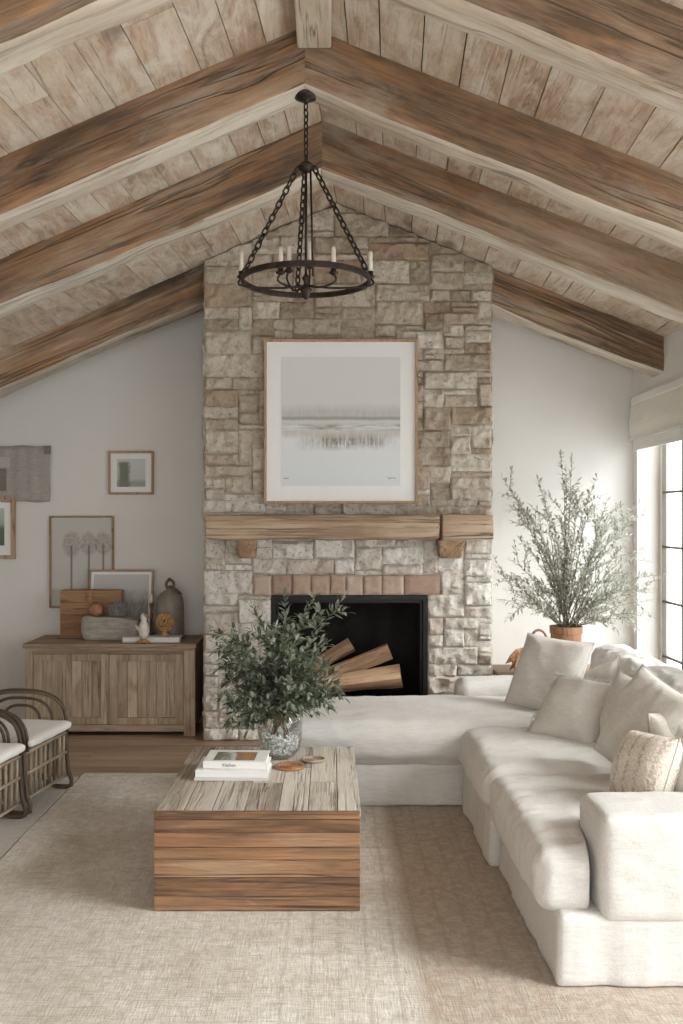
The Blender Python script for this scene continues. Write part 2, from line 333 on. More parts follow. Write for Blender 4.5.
def art_mat(name, w, h, kind):
    """a print: coordinates are metres from the centre of the sheet, x right and z up"""
    M = MatB(name, .9)
    v = M.coord((1, 1, 1), rnd=False)
    tc = M.n.new('ShaderNodeTexCoord'); sp = M.n.new('ShaderNodeSeparateXYZ'); M.link(tc.outputs['Object'], sp.inputs[0])
    X, Z = M.math('DIVIDE', sp.outputs['X'], w), M.math('ADD', M.math('DIVIDE', sp.outputs['Z'], h), .5)
    pv = M.coord((40 / w, 1, 4.0 / h), rnd=False); n = M.noise(v, 6 / w, 8, .72, .3); nv = M.noise(pv, 1.6, 5, .75, .4)
    hv = M.noise(M.coord((3 / w, 1, 30 / h), rnd=False), 1, 6, .75, .5)
    def band(c, s):   # 1 at Z=c falling to 0 at distance s, ragged by the noise
        d = M.math('DIVIDE', M.math('ABSOLUTE', M.math('SUBTRACT', M.math('ADD', Z, M.math('MULTIPLY', M.math('SUBTRACT', n, .5), s * .9)), c)), s)
        return M.ramp(d, [(.25, 1.0), (1.0, 0.0)])
    if kind == 'marsh':
        c = M.ramp(Z, [(0, (.72, .76, .785)), (.35, (.78, .80, .80)), (.55, (.71, .71, .695)), (.7, (.70, .695, .68)), (1, (.745, .735, .715))])
        c = M.mix(M.math('MULTIPLY', M.math('MULTIPLY', band(.555, .09), nv), .75), c, (.30, .29, .26))
        c = M.mix(M.math('MULTIPLY', band(.525, .02), .6), c, (.24, .23, .20))
        c = M.mix(M.math('MULTIPLY', M.math('MULTIPLY', band(.455, .04), M.ramp(hv, [(.42, 0.0), (.62, 1.0)])), .9), c, (.24, .22, .17))
        g = M.math('MULTIPLY', band(.345, .075), M.ramp(M.math('ABSOLUTE', M.math('SUBTRACT', X, .05)), [(.20, 1.0), (.46, 0.0)]))
        c = M.mix(M.math('MULTIPLY', g, M.ramp(M.math('ADD', M.math('MULTIPLY', nv, .6), M.math('MULTIPLY', n, .4)), [(.42, .1), (.58, 1.0)])), c, (.20, .18, .12))
        c = M.mix(M.math('MULTIPLY', M.math('MULTIPLY', band(.41, .045), nv), .8), c, (.42, .37, .28))
    elif kind == 'botanical':
        c = M.ramp(Z, [(0, (.56, .545, .51)), (1, (.60, .585, .55))])
        for cx, top, rr in ((-.17, .70, .15), (.12, .71, .14), (.36, .715, .14)):
            dx = M.math('SUBTRACT', X, cx)
            d = M.math('SQRT', M.math('ADD', M.math('POWER', M.math('DIVIDE', dx, rr), 2.0), M.math('POWER', M.math('DIVIDE', M.math('SUBTRACT', Z, top), rr * .95), 2.0)))
            head = M.ramp(M.math('ADD', d, M.math('MULTIPLY', n, .9)), [(1.15, 1.0), (1.45, 0.0)] if False else [(.95, 1.0), (1.0, 0.0)])
            head = M.ramp(M.math('MULTIPLY', M.math('ADD', d, M.math('MULTIPLY', n, .8)), .5), [(.62, 1.0), (.78, 0.0)])
            c = M.mix(M.math('MULTIPLY', head, M.ramp(M.noise(v, 60, 5, .7), [(.35, .75), (.6, .15)])), c, (.24, .205, .18))
            stem = M.math('MULTIPLY', M.ramp(M.math('ABSOLUTE', dx), [(.012, 1.0), (.022, 0.0)]), M.ramp(M.math('SUBTRACT', top, Z), [(.0, 0.0), (.02, 1.0)]))
            c = M.mix(M.math('MULTIPLY', stem, .8), c, (.20, .17, .15))
    elif kind == 'tree':
        c = M.ramp(Z, [(0, (.50, .52, .50)), (.25, (.58, .60, .585)), (1, (.66, .675, .665))])
        dx = M.math('ABSOLUTE', M.math('ADD', X, .24))
        t = M.math('MULTIPLY', M.ramp(M.math('ADD', dx, M.math('MULTIPLY', M.math('SUBTRACT', n, .5), .3)), [(.13, 1.0), (.24, 0.0)]), M.ramp(M.math('ADD', Z, M.math('MULTIPLY', n, .1)), [(.90, 1.0), (.98, 0.0)]))
        c = M.mix(M.math('MULTIPLY', t, .85), c, (.14, .165, .125))
        c = M.mix(M.math('MULTIPLY', band(.12, .16), .6), c, (.26, .29, .24))
    elif kind == 'dark_strip':
        c = M.ramp(Z, [(0, (.10, .13, .10)), (.45, (.16, .20, .16)), (.6, (.45, .48, .45)), (1, (.55, .56, .53))])
    else:
        c = M.ramp(Z, [(0, (.44, .43, .40)), (.4, (.52, .515, .49)), (1, (.58, .575, .55))])
        t = M.math('MULTIPLY', M.ramp(M.math('ADD', Z, M.math('MULTIPLY', n, .45)), [(.72, 1.0), (.96, 0.0)]), M.ramp(nv, [(.38, 0.0), (.52, 1.0)]))
        c = M.mix(M.math('MULTIPLY', t, .8), c, (.20, .195, .17))
    M.base(c)
    return M.m

# ------------------------------------------------------------------ mesh builder
class MB:
    def __init__(s): s.v = []; s.f = []; s.r = []; s.mi = []
    def add(s, verts, faces, r=0.0, mi=0):
        o = len(s.v); s.v.extend([Vector(p) for p in verts])
        for f in faces: s.f.append(tuple(i + o for i in f)); s.r.append(r); s.mi.append(mi)
        return s
    def box(s, x0, x1, y0, y1, z0, z1, r=0.0, mi=0, M=None):
        vs = [Vector((x, y, z)) for z in (z0, z1) for y in (y0, y1) for x in (x0, x1)]
        if M is not None: vs = [M @ p for p in vs]
        return s.add(vs, [(0, 2, 3, 1), (4, 5, 7, 6), (0, 1, 5, 4), (2, 6, 7, 3), (0, 4, 6, 2), (1, 3, 7, 5)], r, mi)
    def tube(s, pts, rad, n=8, r=0.0, closed=False, mi=0):
        pts = [Vector(p) for p in pts]; k = len(pts)
        if not isinstance(rad, (list, tuple)): rad = [rad] * k
        vs = []; up = None
        for i in range(k):
            a = pts[i - 1] if (i > 0 or closed) else pts[i]; b = pts[(i + 1) % k] if (i < k - 1 or closed) else pts[i]
            t = (b - a).normalized() if (b - a).length > 1e-9 else Vector((0, 0, 1))
            if up is None:
                up = Vector((0, 0, 1)) if abs(t.z) < .9 else Vector((1, 0, 0))
            u = (up - t * up.dot(t)); u = u.normalized() if u.length > 1e-6 else t.orthogonal().normalized()
            w = t.cross(u); up = u
            for j in range(n):
                an = 2 * PI * j / n; vs.append(pts[i] + (u * math.cos(an) + w * math.sin(an)) * rad[i])
        fs = []
        for i in range(k if closed else k - 1):
            i2 = (i + 1) % k
            for j in range(n): fs.append((i * n + j, i * n + (j + 1) % n, i2 * n + (j + 1) % n, i2 * n + j))
        if not closed:
            fs.append(tuple(reversed(range(n)))); fs.append(tuple((k - 1) * n + j for j in range(n)))
        return s.add(vs, fs, r, mi)
    def lathe(s, prof, c=(0, 0, 0), n=28, r=0.0, mi=0, rib=0, ribn=0):
        vs = []; c = Vector(c)
        for (ra, z) in prof:
            for j in range(n):
                an = 2 * PI * j / n; q = ra * (1 + rib * math.cos(an * ribn))
                vs.append(c + Vector((q * math.cos(an), q * math.sin(an), z)))
        fs = []
        for i in range(len(prof) - 1):
            for j in range(n): fs.append((i * n + j, i * n + (j + 1) % n, (i + 1) * n + (j + 1) % n, (i + 1) * n + j))
        if prof[0][0] > 1e-4: fs.append(tuple(reversed(range(n))))
        if prof[-1][0] > 1e-4: fs.append(tuple((len(prof) - 1) * n + j for j in range(n)))
        return s.add(vs, fs, r, mi)
    def blob(s, c, rad, nr=10, ns=16, r=0.0, amp=0.0, fr=8, seed=0):
        c = Vector(c); vs = []; R = Vector(rad) if not isinstance(rad, (int, float)) else Vector((rad,) * 3)
        for i in range(nr + 1):
            th = PI * i / nr
            for j in range(ns):
                ph = 2 * PI * j / ns
                d = Vector((math.sin(th) * math.cos(ph), math.sin(th) * math.sin(ph), math.cos(th)))
                k = 1 + amp * noise.noise(d * fr * .3 + Vector((seed, 0, 0)))
                vs.append(c + Vector((d.x * R.x, d.y * R.y, d.z * R.z)) * k)
        fs = [(i * ns + j, (i + 1) * ns + j, (i + 1) * ns + (j + 1) % ns, i * ns + (j + 1) % ns) for i in range(nr) for j in range(ns)]
        return s.add(vs, fs, r)
    def xf(s, M): s.v = [M @ p for p in s.v]; return s
    def build(s, name, mat, parent=None, off=None, smooth=False, bevel=0, seg=2, local=None, world=False):
        """verts are room coordinates unless local; off = location of the parent thing"""
        me = bpy.data.meshes.new(name)
        vs = s.v
        o = bpy.data.objects.new(name, me)
        if parent is not None and not local:
            Mi = parent.matrix_basis.inverted(); vs = [Mi @ p for p in vs]
        elif parent is None and off is not None:
            off = Vector(off); vs = [p - off for p in vs]; o.location = off
        me.from_pydata([tuple(p) for p in vs], [], s.f)
        mats = mat if isinstance(mat, (list, tuple)) else [mat]
        for m in mats: me.materials.append(m)
        me.polygons.foreach_set('material_index', s.mi)
        if any(s.r):
            at = me.attributes.new('rnd', 'FLOAT', 'CORNER')
            vals = []
            for p, r in zip(me.polygons, s.r): vals += [r] * p.loop_total
            at.data.foreach_set('value', vals)
        if smooth: me.polygons.foreach_set('use_smooth', [True] * len(me.polygons))
        bm = bmesh.new(); bm.from_mesh(me); bmesh.ops.remove_doubles(bm, verts=bm.verts, dist=1e-6)
        bmesh.ops.recalc_face_normals(bm, faces=bm.faces); bm.to_mesh(me); bm.free()
        me.update()
        COL.objects.link(o)
        if parent is not None: o.parent = parent
        if bevel:
            b = o.modifiers.new('bevel', 'BEVEL'); b.width = bevel; b.segments = seg; b.limit_method = 'ANGLE'; b.angle_limit = math.radians(40)
            b.harden_normals = False
        return o

def tag(o, label=None, cat=None, group=None, kind=None):
    if label: o['label'] = label
    if cat: o['category'] = cat
    if group: o['group'] = group
    if kind: o['kind'] = kind
    return o
def thing(name, loc, label, cat, group=None, rot=(0, 0, 0)):
    o = bpy.data.objects.new(name, None); COL.objects.link(o); o.location = loc; o.rotation_euler = rot
    o.matrix_basis = Matrix.LocRotScale(Vector(loc), Euler(rot), None)
    o.empty_display_size = .1
    return tag(o, label, cat, group)
def copy_thing(src, loc, rz=None, label=None):
    def rec(o, par):
        c = o.copy(); COL.objects.link(c)
        if par is not None: c.parent = par; c.matrix_parent_inverse = o.matrix_parent_inverse.copy()
        for ch in [x for x in allobj if x.parent == o]: rec(ch, c)
        return c
    allobj = list(bpy.data.objects)
    r = rec(src, None); r.location = loc
    if rz is not None: r.rotation_euler.z = rz
    if label: r['label'] = label
    return r

def fbm(p, o=4):
    a = 0; k = .5
    for i in range(o): a += k * noise.noise(p); p = p * 2.03 + Vector((3.1, 1.7, 5.3)); k *= .5
    return a

# ------------------------------------------------------------------ room geometry
XL, XR, YB, YF = -3.4, 2.215, 6.94, -2.6
ZR = 3.53; SL, SR = .43, .40
def ridge_x(y): return -.105 + (y - 4.0) * .067
def ceil_z(x, y):
    d = x - ridge_x(y); return ZR - (SR * d if d > 0 else -SL * d)

# floor
m = MB(); rng = random.Random(3)
y = YF - .1
while y < YB + .1:
    x = XL - .2 - rng.random() * 1.5
    while x < XR + .5:
        L = 1.2 + rng.random() * 1.2
        m.box(max(x, XL - .2) + .001, min(x + L, XR + .5) - .001, y + .001, y + .179, -.02, 0, rng.random())
        x += L
    y += .18
m.box(XL - .2, XR + .5, YF - .2, YB + .2, -.12, -.019, .01)
tag(m.build('floor', floor_wood), kind='structure')

# ceiling: individual boards under a roof deck
m = MB()
for side in (-1, 1):
    u = 0.0; S = SR if side > 0 else SL
    while u < (XR + .25 if side > 0 else 3.6):
        w = .13 + rng.random() * .07; y = YF - .2 - rng.random() * 2
        dz = rng.random() * .006
        while y < YB + .15:
            L = 2.8 + rng.random() * 3; y0, y1 = max(y, YF - .2), min(y + L, YB + .15)
            if y1 > y0:
                vs = []
                for z in (0, .022):
                    for yy in (y0 + .001, y1 - .001):
                        for uu in (u + .0022, u + w - .0022):
                            vs.append((ridge_x(yy) + side * uu, yy, ZR - S * uu + z + dz))
                m.add(vs, [(0, 2, 3, 1), (4, 5, 7, 6), (0, 1, 5, 4), (2, 6, 7, 3), (0, 4, 6, 2), (1, 3, 7, 5)], .02 + .96 * rng.random(), 0)
            y += L
        u += w
    # deck
    vs = []
    for z in (.034, .20):
        for yy in (YF - .25, YB + .2):
            for uu in (0, 3.75 if side < 0 else XR + .5):
                vs.append((ridge_x(yy) + side * uu, yy, ZR - S * uu + z))
    m.add(vs, [(0, 2, 3, 1), (4, 5, 7, 6), (0, 1, 5, 4), (2, 6, 7, 3), (0, 4, 6, 2), (1, 3, 7, 5)], .01, 1)
tag(m.build('ceiling', [plank_wood, soot]), kind='structure')

# walls
def gable(y0, y1, name, hole=None):
    xr = ridge_x((y0 + y1) / 2); m = MB()
    def poly(pts):
        n = len(pts); vs = [(x, y0, z) for x, z in pts] + [(x, y1, z) for x, z in pts]
        m.add(vs, [tuple(range(n)), tuple(range(2 * n - 1, n - 1, -1))] + [(i, i + n, (i + 1) % n + n, (i + 1) % n) for i in range(n)])
    def top(x): return ceil_z(x, (y0 + y1) / 2) + .03
    a, b = XL - .15, XR + .2
    if hole is None: poly([(a, -.1), (b, -.1), (b, top(b)), (xr, top(xr)), (a, top(a))])
    else:
        h0, h1, hz = hole
        poly([(a, -.1), (h0, -.1), (h0, top(h0)), (a, top(a))]); poly([(h1, -.1), (b, -.1), (b, top(b)), (h1, top(h1))])
        poly([(h0, hz), (h1, hz), (h1, top(h1)), (xr, top(xr)), (h0, top(h0))])
    return tag(m.build(name, white_paint), kind='structure')
gable(YB, YB + .15, 'wall_back')
gable(YF - .15, YF, 'wall_front', (-1.9, 1.5, 2.35))
m = MB(); m.box(XL - .15, XL, YF, YB, -.1, ceil_z(XL, YB) + .03); tag(m.build('wall_left', white_paint), kind='structure')
# right wall with deep window openings (y0, y1, sill, head)
WIN = [(4.30, 6.85, .12, 2.12), (.55, 3.85, .06, 2.50), (-2.3, .1, .06, 2.50)]
m = MB(); WT = .24
ys = sorted(WIN); cur = YF
for (a, b, s0, h0) in ys:
    m.box(XR, XR + WT, cur, a, -.1, 2.72); m.box(XR, XR + WT, a, b, -.1, s0); m.box(XR, XR + WT, a, b, h0, 2.72); cur = b
m.box(XR, XR + WT, cur, YB, -.1, 2.72)
tag(m.build('wall_right', white_paint), kind='structure')

def window(i, x0, a, b, s0, h0, nx, rows):
    fr = .055; m = MB()
    m.box(x0, x0 + .05, a, a + fr, s0, h0); m.box(x0, x0 + .05, b - fr, b, s0, h0)
    m.box(x0, x0 + .05, a, b, s0, s0 + fr); m.box(x0, x0 + .05, a, b, h0 - fr, h0)
    w = tag(m.build('window_%d' % i, beige_paint, off=(x0, (a + b) / 2, s0), bevel=.004), kind='structure')
    n = MB(); bays = nx
    for k in range(1, bays):
        yy = a + (b - a) * k / bays; n.box(x0 + .002, x0 + .048, yy - .03, yy + .03, s0 + fr, h0 - fr)
    if n.v: n.build('mullion', beige_paint, w, bevel=.003)
    n = MB()
    for k in range(bays):
        ya = a + (b - a) * k / bays + .05; yb = a + (b - a) * (k + 1) / bays - .05
        n.box(x0 + .006, x0 + .036, ya - .003, ya + .008, s0 + fr, h0 - fr); n.box(x0 + .006, x0 + .036, yb - .008, yb + .003, s0 + fr, h0 - fr)
        n.box(x0 + .010, x0 + .03, (ya + yb) / 2 - .009, (ya + yb) / 2 + .009, s0 + fr, h0 - fr)
        for z in rows:
            if s0 + .1 < z < h0 - .1: n.box(x0 + .010, x0 + .03, ya, yb, z - .008, z + .008)
    n.build('window_bars', muntin_paint, w)
    n = MB(); n.box(x0 + .018, x0 + .022, a + fr * .5, b - fr * .5, s0 + fr * .5, h0 - fr * .5)
    n.build('pane', window_glass, w)
    return w
rows = [.09 + .389 * k for k in range(1, 7)]
for i, (a, b, s0, h0) in enumerate(WIN):
    window(i + 1, XR + .155, a, b, s0, h0, 3 if i != 2 else 2, rows)
# garden door in the wall behind the camera
m = MB(); m.box(-1.9, -1.84, YF - .1, YF - .04, 0, 2.35); m.box(1.44, 1.5, YF - .1, YF - .04, 0, 2.35); m.box(-1.9, 1.5, YF - .1, YF - .04, 2.29, 2.35); m.box(-1.9, 1.5, YF - .1, YF - .04, 0, .06)
for k in range(1, 4): m.box(-1.9 + 3.4 * k / 4 - .03, -1.9 + 3.4 * k / 4 + .03, YF - .1, YF - .04, .06, 2.29)
w = tag(m.build('window_4', beige_paint, off=(-.2, YF - .07, 0)), kind='structure')
m = MB(); m.box(-1.87, 1.47, YF - .072, YF - .068, .03, 2.32); m.build('pane', window_glass, w)
# baseboards
m = MB(); m.box(XL, -.83, YB - .016, YB, 0, .10); tag(m.build('baseboard_back', trim_paint, bevel=.003), kind='structure')
m = MB(); m.box(1.065, XR, YB - .016, YB, 0, .10); tag(m.build('baseboard_back_right', trim_paint, bevel=.003), kind='structure')
m = MB(); m.box(XL, XL + .016, YF, YB, 0, .10); tag(m.build('baseboard_left', trim_paint, bevel=.003), kind='structure')

# roman shade
def shade(y0, y1, ztop, label, rel):
    t = thing('roman_shade', (XR - .03, (y0 + y1) / 2, ztop), label, 'window shade')
    m = MB(); m.box(XR - .042, XR - .004, y0, y1, ztop - .055, ztop); m.build('headrail', shade_pale, t, bevel=.006)
    def sheet(name, z0, z1, bulge, dx, mat, ya, yb):
        m = MB(); n, k = 14, 10; vs = []
        for side in (0, 1):
            for i in range(k + 1):
                f = i / k; z = z1 + (z0 - z1) * f; x = XR - dx - bulge * math.sin(PI * min(1, f * 1.0)) ** .8 * (.4 + .6 * f)
                for j in range(n + 1):
                    yy = ya + (yb - ya) * j / n
                    vs.append((x + side * .01 + .0015 * math.sin(j * 1.7 + i), yy, z - .004 * math.sin(PI * j / n)))
        N = (k + 1) * (n + 1); fs = []
        for side in (0, 1):
            for i in range(k):
                for j in range(n):
                    q = (side * N + i * (n + 1) + j, side * N + i * (n + 1) + j + 1, side * N + (i + 1) * (n + 1) + j + 1, side * N + (i + 1) * (n + 1) + j); fs.append(q)
        for i in range(k):
            for j in (0, n): a = i * (n + 1) + j; b = a + n + 1; fs.append((a, b, b + N, a + N))
        for i in (0, k):
            for j in range(n): a = i * (n + 1) + j; fs.append((a, a + 1, a + 1 + N, a + N))
        m.add(vs, fs); m.build(name, mat, t, smooth=False)
    sheet('lower_fold', ztop - .385, ztop - .04, .0, .028, shade_pale, y0 + .01, y1 - .01)
    sheet('middle_fold', ztop - .30, ztop - .05, .020, .038, shade_cloth, y0 + .004, y1 - .004)
    m = MB(); m.box(XR - .060, XR - .045, y0 + .01, y1 - .01, ztop - .315, ztop - .300); m.build('fold_batten', shade_pale, t)
    return t
shade(4.26, 6.87, 2.335, 'pale linen roman shade pulled up over the window by the sofa', None)

# ------------------------------------------------------------------ beams
def beam(side, y0, depth, label, seed, xend=None, hgt=.245, group='sloping ceiling beams', xs=None):
    """a rafter from the ridge down to the wall, its grain along local X"""
    S = SR if side > 0 else SL; xr = ridge_x(y0) if xs is None else xs
    xe = xend if xend is not None else (XR if side > 0 else XL)
    ang = math.atan(S); L = abs(xe - xr) / math.cos(ang)
    d = Vector((side * math.cos(ang), 0, -math.sin(ang)))
    up = Vector((0, 0, 1)); loc = Vector((xr, y0, ZR if xs is None else ZR - S * abs(xs - ridge_x(y0))))
    n = int(L / .055); vs = []; rings = 16
    # section of the timber: top-front, bottom-front, bottom-back, top-back, subdivided and knocked about
    sec = []
    r = .018
    for i in range(4): sec.append((0 + (.004 if i == 0 else 0), .01 - (hgt + .01 - r) * i / 3))
    sec.append((r * .35, -hgt + r * .3))
    for i in range(4): sec.append((r + (depth - 2 * r) * i / 3, -hgt))
    sec.append((depth - r * .35, -hgt + r * .3))
    for i in range(4): sec.append((depth, -(hgt - r) + (hgt + .01 - r) * i / 3))
    K = len(sec)
    for i in range(n + 1):
        s = L * i / n
        for (a, h) in sec:
            base = loc + d * s + Vector((0, a, 0)) + up * h; amp_ = 1.7
            q = Vector((s * 1.6, a * 7 + seed * 9, h * 7))
            k = fbm(q, 5) * .034 + noise.noise(Vector((s * .9, seed, 0))) * .016
            if h < .0:
                base.y += k * (-1 if a < depth * .5 else 1) * .8; base.z += (fbm(q + Vector((9, 2, 1)), 4) * .034 + noise.noise(Vector((s * 1.1, seed + 4, 0))) * .012) if h < -hgt * .6 else 0
            if xend is None: base.x = base.x
            vs.append(base)
    fs = []; mi = []
    for i in range(n):
        for j in range(K):
            fs.append((i * K + j, i * K + (j + 1) % K, (i + 1) * K + (j + 1) % K, (i + 1) * K + j)); mi.append(1 if 4 <= j <= 8 else 0)
    # plumb cut at ridge and at wall
    vs = [Vector((v.x, v.y, v.z)) for v in vs]
    for j in range(K): vs[j].x = xr; vs[n * K + j].x = xe - side * .0
    fs.append(tuple(range(K))); fs.append(tuple(n * K + j for j in reversed(range(K)))); mi += [0, 0]
    o = bpy.data.objects.new('ceiling_beam', None)
    me = bpy.data.meshes.new('ceiling_beam'); o = bpy.data.objects.new('ceiling_beam', me)
    o.location = loc; o.rotation_euler = (0, ang if side > 0 else PI - ang, 0)
    Mx = Matrix.LocRotScale(loc, Euler(o.rotation_euler), None).inverted()
    me.from_pydata([tuple(Mx @ v) for v in vs], [], fs)
    me.materials.append(beam_brown); me.materials.append(beam_pale)
    me.polygons.foreach_set('material_index', mi); me.polygons.foreach_set('use_smooth', [True] * len(me.polygons))
    bm = bmesh.new(); bm.from_mesh(me); bmesh.ops.recalc_face_normals(bm, faces=bm.faces); bm.to_mesh(me); bm.free()
    me.set_sharp_from_angle(angle=math.radians(50))
    COL.objects.link(o)
    tag(o, label, 'ceiling beam', group)
    return o
B = [(2.93, .18, 'nearest the top corner of the picture'), (4.0, .18, 'that the chandelier hangs from'), (4.95, .2, 'crossing just in front of the stone chimney top'), (6.30, .24, 'butting into the side of the stone chimney')]
for i, (y0, dp, w) in enumerate(B):
    for side in (-1, 1):
        xe = None
        sd = 'left' if side < 0 else 'right'
        lab = {0: 'brown timber rafter across the top %s corner, nearest the viewer' % sd,
               1: '%s rafter of the weathered pair that carries the chandelier' % sd,
               2: '%s rafter of the pair meeting in front of the top of the stone chimney' % sd,
               3: 'short-looking brown rafter on the back wall %s of the stone chimney' % sd}[i]
        if i == 3: # starts at the chimney flank
            o = beam(side, y0, dp, lab, i * 2 + side + 3, xs=(-.826 - .010 if side < 0 else 1.062 + .010))
        else: o = beam(side, y0, dp, lab, i * 2 + side + 3)
# ridge beam between the two nearest pairs
m = MB()
def skewbox(m, y0, y1, w, z0, z1):
    vs = []
    for z in (z0, z1):
        for yy in (y0, y1):
            for dx in (-w, w): vs.append((-.066 + dx, yy, z))
    m.add(vs, [(0, 2, 3, 1), (4, 5, 7, 6), (0, 1, 5, 4), (2, 6, 7, 3), (0, 4, 6, 2), (1, 3, 7, 5)])
skewbox(m, 3.12, 3.995, .072, 3.432, 3.52)
tag(m.build('ridge_beam', wood('ridge_beam_wood', [(.15, (.30, .21, .14)), (.45, (.50, .41, .31)), (.75, (.66, .58, .48)), (.95, (.72, .66, .57))], axis='y', across=14, along=1, wash=.5, washcol=(.66, .6, .5), streak=.7, bump=.5),
            off=(-.066, 3.6, 3.432), bevel=.008), 'pale ridge timber running along the ceiling peak towards the chandelier rafters', 'ridge beam')

# ------------------------------------------------------------------ stone fireplace
CX0, CX1, CY = -.826, 1.062, 6.255       # mortar face; stones project towards the room
OX0, OX1, OZ0, OZ1 = -.385, .640, .20, .955
fp = thing('stone_fireplace', (.118, 6.6, 0), 'tall pale limestone fireplace and chimney reaching the ceiling peak', 'fireplace')
m = MB()
def top_at(x): return ceil_z(x, 6.4) - .006
def wall_poly(x0, x1, z0, z1, y0, y1):
    xs = [x0] + ([ridge_x(6.4)] if x0 < ridge_x(6.4) < x1 else []) + [x1]
    pts = [(x0, z0), (x1, z0)] + [(x, min(z1, top_at(x))) for x in reversed(xs)]
    n = len(pts); vs = [(x, y0, z) for x, z in pts] + [(x, y1, z) for x, z in pts]
    m.add(vs, [tuple(range(n)), tuple(range(2 * n - 1, n - 1, -1))] + [(i, i + n, (i + 1) % n + n, (i + 1) % n) for i in range(n)])
YBK = YB - .004
wall_poly(CX0, OX0, 0, 9, CY, YBK); wall_poly(OX1, CX1, 0, 9, CY, YBK)
wall_poly(OX0, OX1, OZ1, 9, CY, YBK); m.box(OX0, OX1, CY, YBK, 0, OZ0)
m.build('mortar_core', mortar, fp)

def pack(W, H, uw, uh, blocked, rg, maxw=8, maxh=5):
    nx, nz = int(round(W / uw)), int(round(H / uh)); g = [[0] * nx for _ in range(nz)]; out = []
    for j in range(nz):
        for i in range(nx):
            x0, z0 = i * uw, j * uh
            if blocked(x0, x0 + uw, z0, z0 + uh): g[j][i] = 1
    for j in range(nz):
        for i in range(nx):
            if g[j][i]: continue
            h = rg.choice([1, 1, 2, 2, 2, 3, 3, 3, 4, 4]); w = max(2, int(h * (0.9 + rg.random() * 1.7)) + rg.choice([0, 1, 1, 2]))
            if h == 1: w = rg.randint(3, 8)
            w = min(w, maxw)
            ww = 0
            while ww < w and i + ww < nx and not g[j][i + ww]: ww += 1
            if i + ww < nx and not g[j][i + ww] and (i + ww + 1 >= nx or g[j][i + ww + 1]): ww += 1   # no one-cell slivers
            hh = 1
            while hh < h and j + hh < nz and all(not g[j + hh][i + k] for k in range(ww)): hh += 1
            for b in range(hh):
                for a in range(ww): g[j + b][i + a] = 1
            out.append((i * uw, (i + ww) * uw, j * uh, (j + hh) * uh))
    return out
def stones(m, rects, mapf, rg, limit=None, cell=.0115, wrapL=None, wrapR=None, prot=.030):
    for (a0, a1, b0, b1) in rects:
        g = .0010 + rg.random() * .0014
        ja = [(rg.random() - .5) * .008 for _ in range(4)]; jb = [(rg.random() - .5) * .008 for _ in range(4)]
        x0, x1, z0, z1 = a0 + g, a1 - g, b0 + g, b1 - g
        nx = max(3, int((x1 - x0) / cell)); nz = max(3, int((z1 - z0) / cell))
        pr = prot * (.45 + rg.random() * .6); tilt = (rg.random() - .5) * .014; tilt2 = (rg.random() - .5) * .014; so = Vector((rg.random() * 90, rg.random() * 90, 0))
        rv = .02 + .96 * rg.random(); vs = []; n0 = len(m.v)
        for j in range(nz + 1):
            fz = j / nz
            for i in range(nx + 1):
                fx = i / nx
                dx = (ja[0] * (1 - fx) * (1 - fz) + ja[1] * fx * (1 - fz) + ja[2] * fx * fz + ja[3] * (1 - fx) * fz)
                dz = (jb[0] * (1 - fx) * (1 - fz) + jb[1] * fx * (1 - fz) + jb[2] * fx * fz + jb[3] * (1 - fx) * fz)
                x = x0 + (x1 - x0) * fx + dx; z = z0 + (z1 - z0) * fz + dz
                if limit is not None: z = min(z, limit(x))
                p = Vector((x * 1.0, z * 1.0, 0)) + so
                e = min(fx * (x1 - x0), (1 - fx) * (x1 - x0), fz * (z1 - z0), (1 - fz) * (z1 - z0))
                edge = min(1, e / .010) ** .6
                x += .004 * noise.noise(p * 22) * (1 if 0 < i < nx else 1.3); z += .004 * noise.noise(p * 22 + Vector((5, 5, 5)))
                nn = fbm(p * 10, 5) * .034 + (noise.voronoi(p * 17)[0][0] - .35) * .024 - abs(noise.noise(p * 8 + Vector((3, 3, 3)))) * .022 + fbm(p * 38, 2) * .014
                d = (pr + nn + tilt * (fx - .5) * 2 + tilt2 * (fz - .5) * 2)
                d = max(.006, d) * (.62 + .38 * edge)
                if i in (0, nx) or j in (0, nz): d = d * .8
                vs.append(mapf(x, z, d))
        fs = []
        for j in range(nz):
            for i in range(nx):
                a = j * (nx + 1) + i; fs.append((a, a + 1, a + nx + 2, a + nx + 1))
        # skirt back into the mortar
        rim = [(i, 0) for i in range(nx)] + [(nx, j) for j in range(nz)] + [(i, nz) for i in range(nx, 0, -1)] + [(0, j) for j in range(nz, 0, -1)]
        base = len(vs)
        for (i, j) in rim:
            q = (x0 + (x1 - x0) * i / nx, z0 + (z1 - z0) * j / nz)
            zz = min(q[1], limit(q[0])) if limit is not None else q[1]
            vs.append(mapf(q[0], zz, -.012))
        for k in range(len(rim)):
            k2 = (k + 1) % len(rim); ia = rim[k][1] * (nx + 1) + rim[k][0]; ib = rim[k2][1] * (nx + 1) + rim[k2][0]
            fs.append((ib, ia, base + k, base + k2))
        m.add(vs, fs, rv)
rg = random.Random(21)
BX0, BX1, BZ0, BZ1 = P(253, 0, 6.25).x, P(440, 0, 6.25).x, .955, 1.09
def blocked(x0, x1, z0, z1):
    X0, X1 = x0 + CX0, x1 + CX0
    cx = (X0 + X1) / 2; cz = (z0 + z1) / 2
    return (OX0 < cx < OX1 and OZ0 < cz < OZ1) or (BX0 < cx < BX1 and BZ0 < cz < BZ1)
W = CX1 - CX0
m = MB()
rects = pack(W, 3.60, W / 42, .0385, blocked, rg, 9, 5)
rects = [r for r in rects if r[2] < ceil_z((r[0] + r[1]) / 2 + CX0, 6.3) - .02]
